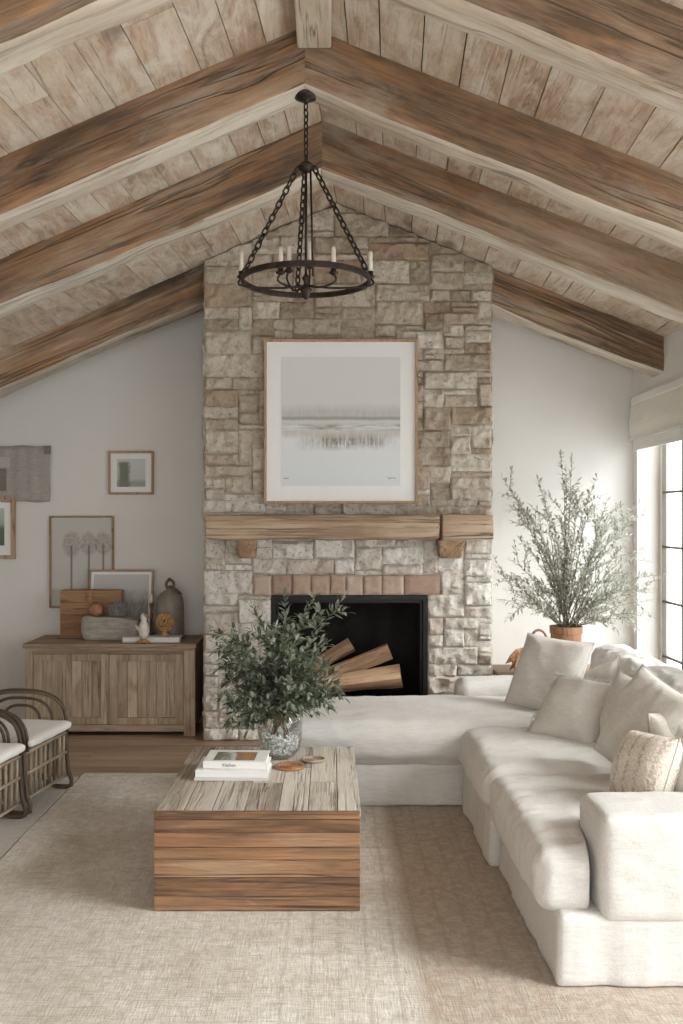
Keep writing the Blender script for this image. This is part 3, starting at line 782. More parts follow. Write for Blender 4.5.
# snap edges to the opening
def snap(r):
    a0, a1, b0, b1 = r
    def sx(v):
        X = v + CX0
        for t in (OX0, OX1): 
            if abs(X - t) < .027 and b0 < OZ1 - .03: return t - CX0
        for t in (BX0, BX1):
            if abs(X - t) < .027 and b0 < BZ1 - .02 and b1 > BZ0 + .02: return t - CX0
        return v
    def sz(v):
        for t in (BZ0, BZ1):
            if abs(v - t) < .024 and BX0 - .02 < (a0 + a1) / 2 + CX0 < BX1 + .02: return t
        return v
    return (sx(a0), sx(a1), sz(b0), sz(b1))
stones(m, [snap(r) for r in rects], lambda x, z, d: Vector((x + CX0, CY - d, z)), rg, limit=lambda x: ceil_z(x + CX0, 6.25) - .006)
for side, X in ((-1, CX0), (1, CX1)):
    rc = pack(YBK - CY + .01, 3.30, (YBK - CY) / 12, .05, lambda *a: False, rg, 6, 5)
    stones(m, [r for r in rc if r[2] < ceil_z(X, 6.5) - .02], (lambda x, z, d, X=X, s=side: Vector((X + s * d * .5, min(CY + x, YBK), z))), rg, limit=lambda x, X=X: ceil_z(X, 6.9) - .01, cell=.02)
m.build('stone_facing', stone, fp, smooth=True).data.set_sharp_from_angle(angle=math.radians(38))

# brick lintel
edges = [253, 272, 292, 311, 330, 346, 363, 382, 404, 440]
for a, b in zip(edges[:-1], edges[1:]):
    x0, x1 = P(a, 0, 6.25).x + .003, P(b, 0, 6.25).x - .003
    m = MB(); nx, nz = 10, 10; vs = []
    s0 = rg.random() * 50; h = rg.random() * .012
    for j in range(nz + 1):
        for i in range(nx + 1):
            x = x0 + (x1 - x0) * i / nx; z = BZ0 + .004 + (BZ1 - BZ0 - .014 + h) * j / nz
            e = min(i, nx - i, j, nz - j); d = .030 + .010 * fbm(Vector((x * 25 + s0, z * 25, 0)), 3) - (.010 if e == 0 else 0)
            vs.append((x, CY - d, z))
    N = len(vs); vs += [(v[0], CY + .06, v[2]) for v in vs]; fs = []
    for j in range(nz):
        for i in range(nx):
            q = j * (nx + 1) + i; fs += [(q, q + 1, q + nx + 2, q + nx + 1), (N + q, N + q + nx + 1, N + q + nx + 2, N + q + 1)]
    for i in range(nx):
        fs += [(i, N + i, N + i + 1, i + 1), (nz * (nx + 1) + i, nz * (nx + 1) + i + 1, N + nz * (nx + 1) + i + 1, N + nz * (nx + 1) + i)]
    for j in range(nz):
        q = j * (nx + 1); fs += [(q, q + nx + 1, N + q + nx + 1, N + q), (q + nx, N + q + nx, N + q + 2 * nx + 1, q + 2 * nx + 1)]
    m.add(vs, fs, rg.random()); m.build('lintel_brick', brick, fp, smooth=True).data.set_sharp_from_angle(angle=math.radians(50))

# firebox
m = MB(); t_ = .02; Yb = CY + .50
m.box(OX0, OX1, CY, Yb, OZ0, OZ0 + t_); m.box(OX0, OX1, CY, Yb, OZ1 - t_, OZ1)
m.box(OX0, OX0 + t_, CY, Yb, OZ0, OZ1); m.box(OX1 - t_, OX1, CY, Yb, OZ0, OZ1); m.box(OX0, OX1, Yb, Yb + .02, OZ0, OZ1)
m.build('firebox', soot, fp)
m = MB()
for (g, w, yy, dp) in ((0, .030, CY - .018, .05), (.030, .018, CY + .006, .04)):
    a0, a1, b0, b1 = OX0 + g, OX1 - g, OZ0 + g, OZ1 - g
    m.box(a0, a1, yy, yy + dp, b1 - w, b1); m.box(a0, a1, yy, yy + dp, b0, b0 + w)
    m.box(a0, a0 + w, yy, yy + dp, b0 + w, b1 - w); m.box(a1 - w, a1, yy, yy + dp, b0 + w, b1 - w)
m.build('firebox_frame', black_metal, fp, bevel=.003)
# mantel
def rough_block(m, x0, x1, y0, y1, z0, z1, step=.03, amp=.010, seed=0, sag=None, taper=None):
    nx, ny, nz = max(2, int((x1 - x0) / step)), max(2, int((y1 - y0) / step)), max(2, int((z1 - z0) / step))
    bm = {}; vs = []
    def vid(i, j, k):
        key = (i, j, k)
        if key not in bm:
            fx, fy, fz = i / nx, j / ny, k / nz
            p = Vector((x0 + (x1 - x0) * fx, y0 + (y1 - y0) * fy, z0 + (z1 - z0) * fz))
            ne = (i in (0, nx)) + (j in (0, ny)) + (k in (0, nz))
            q = p * 6 + Vector((seed, seed * 2, 0)); q.x *= .45
            d = Vector((fbm(q, 3), fbm(q + Vector((7, 1, 1)), 3), fbm(q + Vector((1, 9, 4)), 3))) * amp * 2.2
            c = Vector(((x0 + x1) / 2, (y0 + y1) / 2, (z0 + z1) / 2))
            if ne >= 2: p += Vector(((c.x - p.x) / max(1e-6, abs(c.x - p.x)) * (i in (0, nx)), (c.y - p.y) / max(1e-6, abs(c.y - p.y)) * (j in (0, ny)), (c.z - p.z) / max(1e-6, abs(c.z - p.z)) * (k in (0, nz)))) * amp * .9
            if taper is not None: p = taper(p, fx, fy, fz)
            bm[key] = len(vs); vs.append(p + d)
        return bm[key]
    fs = []
    for i in range(nx):
        for j in range(ny):
            for k in (0, nz):
                f = (vid(i, j, k), vid(i + 1, j, k), vid(i + 1, j + 1, k), vid(i, j + 1, k)); fs.append(f if k else f[::-1])
    for i in range(nx):
        for k in range(nz):
            for j in (0, ny):
                f = (vid(i, j, k), vid(i + 1, j, k), vid(i + 1, j, k + 1), vid(i, j, k + 1)); fs.append(f[::-1] if j else f)
    for j in range(ny):
        for k in range(nz):
            for i in (0, nx):
                f = (vid(i, j, k), vid(i, j + 1, k), vid(i, j + 1, k + 1), vid(i, j, k + 1)); fs.append(f if i else f[::-1])
    m.add(vs, fs, .3 + .1 * seed); return m
DM = 6.02
mz1, mz0 = P(0, 514.5, DM).z, P(0, 539.5, DM).z
mx0, mxm, mx1 = P(204, 0, DM).x, P(441.5, 0, DM).x, P(494, 0, DM).x
m = MB(); rough_block(m, mx0, mxm - .004, DM, CY - .015, mz0, mz1, .028, .008, 1)
rough_block(m, mxm + .004, mx1, DM - .006, CY - .015, mz0 - .004, mz1 + .004, .028, .007, 4)
mant = m.build('mantel_shelf', mantel_wood, fp, smooth=True); mant.data.set_sharp_from_angle(angle=math.radians(45))
def corb(a, b, y0, y1, sd):
    D = 6.10; x0, x1, z1, z0 = P(a, 0, D).x, P(b, 0, D).x, mz0 - .004, P(0, y1, D).z
    def tp(p, fx, fy, fz):
        p.x += ((x0 + x1) / 2 - p.x) * .16 * (1 - fz); p.y += .05 * (1 - fz) * (1 - fy); return p
    m = MB(); rough_block(m, x0, x1, D, CY - .015, z0, z1, .02, .006, sd, taper=tp)
    m.build('corbel', corbel_wood, mant, local=None).data.set_sharp_from_angle(angle=math.radians(40))
    return m
# corbels are pieces of the mantel (sub-parts)
_sv = mant.matrix_basis.copy()
mant.matrix_basis = Matrix.Identity(4)
def corbel_build():
    for (a, b, y1, sd) in ((236, 257, 559, 2), (438, 466, 559, 5)):
        D = 6.10; x0, x1, z1, z0 = P(a, 0, D).x, P(b, 0, D).x, mz0 + .002, P(0, y1, D).z
        def tp(p, fx, fy, fz):
            p.x += ((x0 + x1) / 2 - p.x) * .18 * (1 - fz); p.y += .06 * (1 - fz) * (1 - fy); return p
        m = MB(); rough_block(m, x0, x1, D, CY - .015, z0, z1, .018, .006, sd, taper=tp)
        m.v = [v - fp.location for v in m.v]
        m.build('corbel', corbel_wood, mant, local=True, smooth=True).data.set_sharp_from_angle(angle=math.radians(40))
corbel_build()

# logs and grate
gr = thing('fire_grate', (.20, 6.50, OZ0 + t_), 'black iron grate on the firebox floor under the split logs', 'fire grate')
m = MB()
for k in range(9): 
    x = -.02 + k * .055; m.tube([(x, 6.32, OZ0 + .06), (x, 6.34, OZ0 + .032), (x, 6.64, OZ0 + .032)], .008, 6)
m.build('grate_bar', iron, gr, smooth=True)
for yy in (6.40, 6.62):
    m = MB(); m.box(-.06, .46, yy - .008, yy + .008, OZ0 + .020, OZ0 + .028)
    for x in (-.05, .45): m.box(x - .008, x + .008, yy - .008, yy + .008, OZ0 + t_, OZ0 + .022)
    m.build('grate_rail', iron, gr)
def log(p0, p1, r0, r1, label, seed, flat=True):
    p0, p1 = Vector(p0), Vector(p1); L = (p1 - p0).length; m = MB(); n = 16; K = 14; vs = []
    for i in range(n + 1):
        s = i / n; r = r0 + (r1 - r0) * s
        for j in range(K):
            a = 2 * PI * j / K; q = 1.0
            if flat: q = 1.0 / max(.72, abs(math.cos((a + seed) % (2 * PI / 3) - PI / 3))) * .78
            rr = r * q * (1 + .22 * noise.noise(Vector((math.cos(a) * 1.4, math.sin(a) * 1.4, s * 1.8 + seed))))
            vs.append((L * s, rr * math.cos(a), rr * math.sin(a)))
    fs = [(i * K + j, i * K + (j + 1) % K, (i + 1) * K + (j + 1) % K, (i + 1) * K + j) for i in range(n) for j in range(K)]
    fs += [tuple(reversed(range(K))), tuple(n * K + j for j in range(K))]
    m.add(vs, fs); o = m.build('firewood_log', log_bark, smooth=True); o.data.set_sharp_from_angle(angle=math.radians(32))
    o.location = p0; o.rotation_euler = (p1 - p0).to_track_quat('X', 'Z').to_euler()
    return tag(o, label, 'log', 'split logs in the fireplace')
log(P(316, 687, 6.40), P(401, 676, 6.34), .058, .072, 'thickest split log at the front of the fireplace stack', 1)
log(P(305, 684, 6.52), P(390, 651, 6.50), .05, .06, 'upper right split log lying across the fireplace stack', 2.2)
log(P(300, 676, 6.60), P(352, 645, 6.63), .045, .05, 'topmost split log with a pale cut end, behind the others', 3.1)
log(P(276, 690, 6.45), P(316, 682, 6.44), .045, .05, 'split log end at the left of the stack behind the leaves', 4.4)

# ------------------------------------------------------------------ pictures
def picture(name, px0, py0, px1, py1, D, kind, label, fw=.014, matw=(.1, .1, .1, .1), dep=.03, tilt=0, frame_mat=light_wood, group=None):
    a, b = P(px0, py1, D), P(px1, py0, D); w, h = b.x - a.x, b.z - a.z
    t = thing(name, ((a.x + b.x) / 2, D, a.z), label, 'picture', group, rot=(tilt, 0, 0))
    c = h / 2
    def L(m, nm, mat, **k): return m.build(nm, mat, t, local=True, **k)
    m = MB(); y0, y1 = 0, dep
    m.box(-w / 2, -w / 2 + fw, y0, y1, 0, h); m.box(w / 2 - fw, w / 2, y0, y1, 0, h)
    m.box(-w / 2 + fw, w / 2 - fw, y0, y1, 0, fw); m.box(-w / 2 + fw, w / 2 - fw, y0, y1, h - fw, h)
    L(m, 'frame', frame_mat, bevel=.002)
    m = MB(); m.box(-w / 2 + fw, w / 2 - fw, dep * .45, dep * .9, fw, h - fw); L(m, 'mat_board', mat_board)
    l, r_, bt, tp = matw
    aw, ah = w - 2 * fw - l - r_, h - 2 * fw - bt - tp
    m = MB(); m.box(-aw / 2, aw / 2, -.001, .001, -ah / 2, ah / 2)
    o = L(m, 'print', art_mat('print_' + kind, aw, ah, kind)); o.location = ((l - r_) / 2, dep * .45 - .0015, fw + bt + ah / 2)
    return t, w, h
t, w, h = picture('framed_landscape', 264, 339, 418, 503.5, 6.165, 'marsh', 'large framed misty marsh landscape hanging above the mantel', .016, (.098, .098, .10, .10), .04)
# picture glass and signature
m = MB(); m.box(-w / 2 + .016, w / 2 - .016, .008, .010, .016, h - .016); m.build('cover_glass', cover_glass, t, local=True)
m = MB(); rs = random.Random(2)
for (x0, n, s) in ((.20, 9, .011), (-.375, 6, .008)):
    pts = [(x0 + (w * .10 if x0 > 0 else 0) + i * .007, .0155, .165 + rs.uniform(-1, 1) * s * .5) for i in range(n)]
    m.tube(pts, .0016, 4)
m.build('signature', ink, t, local=True)
picture('small_framed_print', 108, 451, 153.5, 494.5, 6.91, 'tree', 'small oak framed print of a tree on the white wall', .016, (.045, .045, .04, .04))
picture('framed_botanical_print', 49, 516, 113.5, 608, 6.91, 'botanical', 'tall oak framed botanical print of three seed heads on the wall', .014, (.002, .002, .002, .002))
picture('framed_print', -22, 496, 14.5, 559, 6.905, 'dark_strip', 'oak framed picture cut off by the left edge of the photo', .028, (.05, .05, .07, .06))

# cabinet first (things stand on it)
CZ = .621; CA, CBx, CD0, CD1 = P(25, 0, 6.37).x, P(195, 0, 6.37).x, 6.37, 6.86
cab = thing('sideboard', ((CA + CBx) / 2, 6.6, 0), 'weathered brown wooden sideboard with two plank doors against the left wall', 'sideboard')
m = MB(); ov = .012
m.box(CA - ov, CBx + ov, CD0 - .02, CD1, CZ - .028, CZ, .3); m.box(CA, CBx, CD0 - .006, CD1 - .01, CZ - .048, CZ - .028, .5)
m.build('top', cabinet_wood_h, cab, bevel=.004)
m = MB(); m.box(CA + .01, CBx - .01, CD0 + .035, CD1 - .01, .05, CZ - .048, .3); m.build('carcass', cabinet_wood, cab)
for x0, x1 in ((CA, CA + .05), (CBx - .075, CBx)):
    m = MB(); m.box(x0, x1, CD0, CD0 + .06, .0, CZ - .048, rg.random()); m.build('corner_post', cabinet_wood, cab, bevel=.003)
    m = MB(); m.box(x0, x1, CD1 - .07, CD1 - .01, 0, .05, .5); m.build('foot', cabinet_wood, cab, bevel=.003)
m = MB(); m.box(CA + .05, CBx - .075, CD0 + .004, CD0 + .04, .03, .075, .4); m.build('rail', cabinet_wood_h, cab, bevel=.003); m = MB(); m.box(CA + .05, CBx - .075, CD0 + .004, CD0 + .04, CZ - .070, CZ - .048, .6); m.build('rail', cabinet_wood_h, cab, bevel=.003)
dm = P(109, 0, 6.37).x
for (x0, x1, yo) in ((CA + .052, dm - .002, .012), (dm + .002, CBx - .077, 0)):
    m = MB(); z0, z1 = .078, CZ - .073; y0 = CD0 + yo
    s = .055
    m.box(x0, x0 + s, y0, y0 + .03, z0, z1, rg.random()); m.box(x1 - s, x1, y0, y0 + .03, z0, z1, rg.random())
    m.box(x0 + s, x1 - s, y0, y0 + .03, z0, z0 + .045, rg.random()); m.box(x0 + s, x1 - s, y0, y0 + .03, z1 - .045, z1, rg.random())
    d = m.build('door', cabinet_wood, cab, bevel=.003)
    m = MB(); k = 6
    for i in range(k):
        a = x0 + s + (x1 - x0 - 2 * s) * i / k; b = x0 + s + (x1 - x0 - 2 * s) * (i + 1) / k
        m.box(a + .001, b - .001, y0 + .012 + rg.random() * .003, y0 + .026, z0 + .045, z1 - .045, rg.random())
    m.v = [v - cab.location for v in m.v]
    m.build('door_panel', cabinet_wood, d, local=True, bevel=.0015)

# leaning picture on sideboard
picture('leaning_framed_print', 87, 571.5, 152, 637, 6.80, 'grass', 'oak framed grassy print leaning on the sideboard behind the crate', .014, (.02, .02, .02, .02), .025)
bpy.data.objects['leaning_framed_print'].location.z = CZ + .005
bpy.data.objects['leaning_framed_print'].rotation_euler.x = math.radians(-8)

# wall textile
t = thing('wall_hanging', P(10, 502, 6.92), 'grey woven textile hanging at the top of the left picture group', 'wall hanging')
m = MB(); a, b = P(-45, 502, 6.92), P(50, 446, 6.92); n = 40; vs = []; nz_ = 10
for s_ in (0, 1):
    for j in range(nz_ + 1):
        for i in range(n + 1):
            vs.append((a.x + (b.x - a.x) * i / n + .003 * math.sin(j * .9), 6.915 + s_ * .006 + .004 * math.sin(i * 1.1) , a.z + (b.z - a.z) * j / nz_ + .004 * math.sin(i * .5)))
N = (n + 1) * (nz_ + 1); fs = []
for s_ in (0, 1):
    for j in range(nz_):
        for i in range(n): q = s_ * N + j * (n + 1) + i; fs.append((q, q + 1, q + n + 2, q + n + 1))
for j in range(nz_):
    for i in (0, n): q = j * (n + 1) + i; fs.append((q, q + n + 1, q + n + 1 + N, q + N))
for i in range(n):
    for j in (0, nz_): q = j * (n + 1) + i; fs.append((q, q + 1, q + 1 + N, q + N))
m.add(vs, fs); m.build('cloth', wall_textile, t, smooth=True)
def wbox(x0, y0, x1, y1, D0, D1, nm, mat, par, bev=.002):
    a, b = P(x0, y1, D0), P(x1, y0, D0); m = MB(); m.box(a.x, b.x, D0, D1, a.z, b.z); return m.build(nm, mat, par, bevel=bev)
wbox(-12, 457, 10, 468, 6.900, 6.912, 'pale_patch', textile_pale, t); wbox(-12, 468.5, 6, 491, 6.902, 6.912, 'dark_patch', textile_dark, t)
wbox(44, 446, 50.5, 454, 6.900, 6.912, 'corner_tab', textile_dark, t)

# ------------------------------------------------------------------ objects on the sideboard
def put(name, loc, label, cat): return thing(name, loc, label, cat)
D = 6.66; a, b = P(60, 0, D), P(121, 590, D)
t = put('wooden_crate', ((a.x + b.x) / 2, D, CZ), 'brown wooden crate of patched boards standing on the left of the sideboard', 'crate')
m = MB(); k = 4
x0, x1, zt = a.x, b.x, CZ + .335
for i in range(k):
    z0 = CZ + (zt - CZ) * i / k; z1 = CZ + (zt - CZ) * (i + 1) / k; c = x0 + (x1 - x0) * rg.uniform(.35, .65)
    m.box(x0, c - .001, D, D + .016, z0 + .001, z1 - .001, rg.random()); m.box(c + .001, x1, D + rg.random() * .004, D + .016, z0 + .001, z1 - .001, rg.random())
m.build('front_boards', crate_wood, t, bevel=.002)
m = MB(); m.box(x0, x0 + .014, D + .016, D + .10, CZ, zt, .2); m.box(x1 - .014, x1, D + .016, D + .10, CZ, zt, .7); m.box(x0 + .014, x1 - .014, D + .016, D + .1, CZ, CZ + .012, .4); m.box(x0 + .014, x1 - .014, D + .016, D + .1, zt - .012, zt, .9); m.build('side_boards', crate_wood, t, bevel=.002)
m = MB(); m.box((x0 + x1) / 2 - .012, (x0 + x1) / 2 + .012, D - .006, D, CZ, zt, .1); m.build('batten', crate_wood, t)

# sack-cloth basket
D = 6.575; a, b = P(82, 0, D), P(138, 0, D); cx = (a.x + b.x) / 2
t = put('fabric_basket', (cx, D, CZ), 'slouchy grey woven basket in front of the brown crate', 'basket')
m = MB(); n = 44; vs = []; H = [0, .02, .06, .11, .15, .165, .155, .12, .03]; R = [.86, .95, 1, 1.0, .985, .96, .92, .90, .84]
w2 = (b.x - a.x) / 2
for i, (h_, r_) in enumerate(zip(H, R)):
    for j in range(n):
        an = 2 * PI * j / n; ca, sa = math.cos(an), math.sin(an); p = .55
        sx = math.copysign(abs(ca) ** p, ca); sy = math.copysign(abs(sa) ** p, sa)
        zz = h_ * (1 - .16 * max(0, ca)) + .006 * noise.noise(Vector((ca * 2, sa * 2, i * .5)))
        vs.append((cx + sx * w2 * r_, D + sy * .062 * r_ + .006 * noise.noise(Vector((ca * 3, sa * 3, i))), CZ + max(zz, 0)))
fs = [(i * n + j, i * n + (j + 1) % n, (i + 1) * n + (j + 1) % n, (i + 1) * n + j) for i in range(len(H) - 1) for j in range(n)]
fs += [tuple(reversed(range(n))), tuple((len(H) - 1) * n + j for j in range(n))]
m.add(vs, fs); m.build('body', sack_cloth, t, smooth=True)
m = MB(); m.blob(P(96, 610, 6.57), (.052, .046, .045), 10, 16, amp=.15, seed=2)
c = P(96, 610, 6.57)
o = m.build('gourd', orange_gourd, off=c, smooth=True); tag(o, 'small rust orange gourd sitting in the grey basket', 'gourd')
m = MB(); c = P(117, 610, 6.57); rr = random.Random(5)
for k in range(34):
    ax = Vector((rr.uniform(-1, 1), rr.uniform(-1, 1), rr.uniform(-1, 1))).normalized(); u = ax.orthogonal().normalized(); w_ = ax.cross(u); R_ = .060 * rr.uniform(.86, 1.05)
    m.tube([c + (u * math.cos(2 * PI * q / 16) + w_ * math.sin(2 * PI * q / 16)) * R_ for q in range(16)], .0042, 5, closed=True)
m.blob(c, .054, 8, 12)
o = m.build('twig_ball', grey_moss, off=c, smooth=True); tag(o, 'round grey twig ball resting in the basket beside the gourd', 'decorative ball')

# books / slab under the figures
D = 6.410; a, b = P(122, 0, D), P(180, 0, D)
t = put('flat_book', ((a.x + b.x) / 2, D + .048, CZ), 'thin grey-brown book lying flat under the carved figures', 'book')
m = MB(); m.box(a.x, b.x, D, D + .095, CZ, CZ + .006); m.box(a.x, b.x, D, D + .095, CZ + .034, CZ + .04); m.box(a.x, a.x + .006, D, D + .095, CZ + .006, CZ + .034); m.build('cover', textile_pale, t, bevel=.002)
m = MB(); m.box(a.x + .006, b.x - .006, D + .004, D + .091, CZ + .006, CZ + .034); m.build('pages', paper, t)
BT = CZ + .04
# bird figure
D = 6.40; bx = P(144, 0, D).x
t = put('bird_figurine', (bx, D, CZ), 'small white bird figurine with an orange beak on the sideboard edge', 'figurine')
D = 6.375
zb = CZ
m = MB(); m.lathe([(.002, .03), (.02, .035), (.032, .055), (.037, .085), (.034, .115), (.024, .14), (.018, .155), (.022, .165), (.024, .18), (.018, .195), (.006, .203), (.0005, .204)], (bx + .004, D - .0, zb), 20)
m.build('body', ceramic, t, smooth=True)
m = MB(); m.tube([(bx + .012, D, zb + .178), (bx + .03, D - .004, zb + .182), (bx + .052, D - .006, zb + .166)], [.012, .009, .001], 8); m.build('beak', orange_gourd, t, smooth=True)
m = MB(); m.blob((bx + .008, D, zb + .182), (.024, .022, .022), 8, 12); m.build('head', orange_gourd, t, smooth=True)
m = MB(); m.tube([(bx - .015, D, zb + .09), (bx - .035, D, zb + .10), (bx - .055, D, zb + .125)], [.016, .012, .003], 8); m.build('tail', ceramic, t, smooth=True)
m = MB()
for k in range(5): 
    an = PI * (.0 + k * .25) + PI
    m.tube([(bx, D, zb + .034), (bx + .022 * math.cos(an), D + .014 * math.sin(an), zb + .014), (bx + .05 * math.cos(an), D + .022 * math.sin(an), zb + .006)], [.013, .009, .005], 7)
m.build('feet', carved, t, smooth=True)
# carved rosette
D = 6.47; c = P(165, 622, D)
t = put('carved_rosette', (c.x, D, BT), 'golden carved wooden rosette on a short stand beside the bird', 'ornament')
m = MB()
for k in range(4):
    R_ = .058 - k * .014; m.tube([(c.x + R_ * math.cos(q * PI / 10) * (1 + .05 * math.cos(q * 4)), D - .004 - .006 * k, c.z + R_ * math.sin(q * PI / 10) + .003 * k) for q in range(20)], .0075, 6, closed=True)
for q in range(10):
    an = q * PI / 5; m.tube([(c.x + .012 * math.cos(an), D - .01, c.z + .012 * math.sin(an)), (c.x + .056 * math.cos(an + .25), D - .004, c.z + .056 * math.sin(an + .25))], .004, 5)
m.build('rosette', carved, t, smooth=True)
m = MB(); m.lathe([(.03, 0), (.03, .008), (.018, .018), (.014, c.z - BT - .055), (.018, c.z - BT - .045)], (c.x, D, BT), 16); m.build('stand', carved, t, smooth=True)
# candle stick behind
D = 6.58; c = P(151, 600, D)
t = put('candlestick', (c.x, D, CZ), 'slim dark candlestick holding a short white candle', 'candlestick')
m = MB(); m.lathe([(.032, 0), (.032, .008), (.010, .016), (.006, .05), (.009, .12), (.006, .2), (.013, c.z - CZ - .028), (.013, c.z - CZ - .02)], (c.x, D, CZ), 14); m.build('stick', dark_knob, t, smooth=True)
m = MB(); m.lathe([(.011, 0), (.0115, .03), (.010, .058), (.002, .062)], (c.x, D, c.z - .02), 12); m.build('candle', candle_wax, t, smooth=True)
# stoneware jug with rope handle knob
D = 6.64; c = P(170, 640, D)
t = put('stoneware_jug', (c.x, D, CZ), 'grey-brown bell shaped stoneware jug with a dark ring handle', 'jug')
m = MB(); m.lathe([(.088, 0), (.098, .006), (.100, .03), (.098, .12), (.096, .24), (.090, .285), (.070, .315), (.040, .335), (.024, .345), (.022, .352), (.0005, .353)], (c.x, D, CZ), 36); m.build('body', stone_ware, t, smooth=True)
m = MB(); m.tube([(c.x + .026 * math.cos(q * PI / 8), D, CZ + .378 + .032 * math.sin(q * PI / 8)) for q in range(16)], .010, 7, closed=True)
m.blob((c.x - .004, D, CZ + .413), .014, 8, 10); m.tube([(c.x - .02, D, CZ + .352), (c.x, D - .004, CZ + .36), (c.x + .055, D - .01, CZ + .335), (c.x + .085, D - .01, CZ + .31)], [.012, .014, .010, .005], 7)
m.build('ring_handle', dark_knob, t, smooth=True)

# ------------------------------------------------------------------ rugs
def rug(name, x0, x1, y0, y1, z, mat, label, fringe_y):
    m = MB(); n = 60; vs = []; k = 60; zt = z
    rb = random.Random(8)
    for s_ in (0, 1):
        for j in range(k + 1):
            for i in range(n + 1):
                x = x0 + (x1 - x0) * i / n; y = y0 + (y1 - y0) * j / k
                if i in (0, n): x += .006 * noise.noise(Vector((0, y * 3, x0)))
                if j in (0, k): y += .010 * noise.noise(Vector((x * 3, 0, y0)))
                vs.append((x, y, (zt + .0015 * noise.noise(Vector((x * 3, y * 3, 1))) if s_ else .0015)))
    N = (n + 1) * (k + 1); fs = []
    for s_ in (0, 1):
        for j in range(k):
            for i in range(n): q = s_ * N + j * (n + 1) + i; fs.append((q, q + 1, q + n + 2, q + n + 1))
    for j in range(k):
        for i in (0, n): q = j * (n + 1) + i; fs.append((q, q + n + 1, q + n + 1 + N, q + N))
    for i in range(n):
        for j in (0, k): q = j * (n + 1) + i; fs.append((q, q + 1, q + 1 + N, q + N))
    m.add(vs, fs)
    t = thing(name, (0, 0, 0), label, 'rug')
    m.build('pile', mat, t)
    m = MB(); x = x0 + .01
    while x < x1 - .01:
        dx = rb.uniform(-.012, .012); L = rb.uniform(.022, .045)
        m.tube([(x, y1 - .004, z * .6), (x + dx * .5, y1 + L * .5, .004), (x + dx, y1 + L, .003)], [.0022, .002, .0012], 4); x += rb.uniform(.008, .016)
    f = m.build('fringe', textile_pale, t); f['kind'] = 'stuff'
    return t
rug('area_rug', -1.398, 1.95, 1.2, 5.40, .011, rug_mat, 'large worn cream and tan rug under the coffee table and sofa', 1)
rug('flatweave_rug', -3.2, -1.406, 1.2, 5.32, .009, rug2_mat, 'plain grey flatweave rug under the rattan chairs at the left edge', 1)
RZ = .0125

# ------------------------------------------------------------------ coffee table
TX0, TX1, TY0, TY1, TZ = -.647, .110, 3.490, 4.50, .377
ct = thing('coffee_table', ((TX0 + TX1) / 2, (TY0 + TY1) / 2, RZ), 'low block coffee table of reclaimed boards with grey top and orange-brown sides', 'coffee table')
rt = random.Random(14)
m = MB(); bw = [0, .105, .21, .33, .455, .565, .675, .762]
for i in range(7):
    a, b = TX0 + bw[i], TX0 + bw[i + 1]
    cuts = [TY0 + .024, TY1] if i in (0, 6) else [TY0 + .024, TY0 + rt.uniform(.35, .7), TY1]
    for c0, c1 in zip(cuts[:-1], cuts[1:]):
        m.box(a + .0012, b - .0012, c0 + .0008, c1 - .0008, TZ - .024, TZ - rt.random() * .002, [.06, .9, .55, .8, .35, .62, .12][i] * .9 + rt.random() * .08)
m.build('top', table_top_wood, ct, bevel=.002)
hz = [RZ + .001, .070, .165, .198, .262, .305, .333, TZ - .025]
hz = [RZ + .001, .067, .135, .201, .246, .300, .348, TZ]
m = MB()
for z0, z1 in zip(hz[:-1], hz[1:]):
    m.box(TX0, TX1, TY0 + rt.random() * .003, TY0 + .022, z0 + .0008, z1 - .0008, rt.random())
m.build('front_panel', table_side_wood, ct, bevel=.0015)
hz = hz[:-1] + [TZ - .026]
m = MB()
for z0, z1 in zip(hz[:-1], hz[1:]): m.box(TX0, TX1, TY1 - .022, TY1 - rt.random() * .003, z0 + .0008, z1 - .0008, rt.random())
m.build('back_panel', table_side_wood, ct, bevel=.0015)
side_y = wood('warm_reclaimed_side_board', [(.12, (.07, .04, .022)), (.36, (.24, .13, .065)), (.6, (.40, .24, .13)), (.9, (.52, .38, .25))], axis='y', across=20, along=1.2, var=.34, wash=.1, streak=.9, bump=.5, knots=.6, patch=4)
for x0, x1 in ((TX0, TX0 + .022), (TX1 - .022, TX1)):
    m = MB()
    for z0, z1 in zip(hz[:-1], hz[1:]): m.box(x0 + rt.random() * .002, x1 - rt.random() * .002, TY0 + .023, TY1 - .023, z0 + .0008, z1 - .0008, rt.random())
    m.build('side_panel', side_y, ct, bevel=.0015)

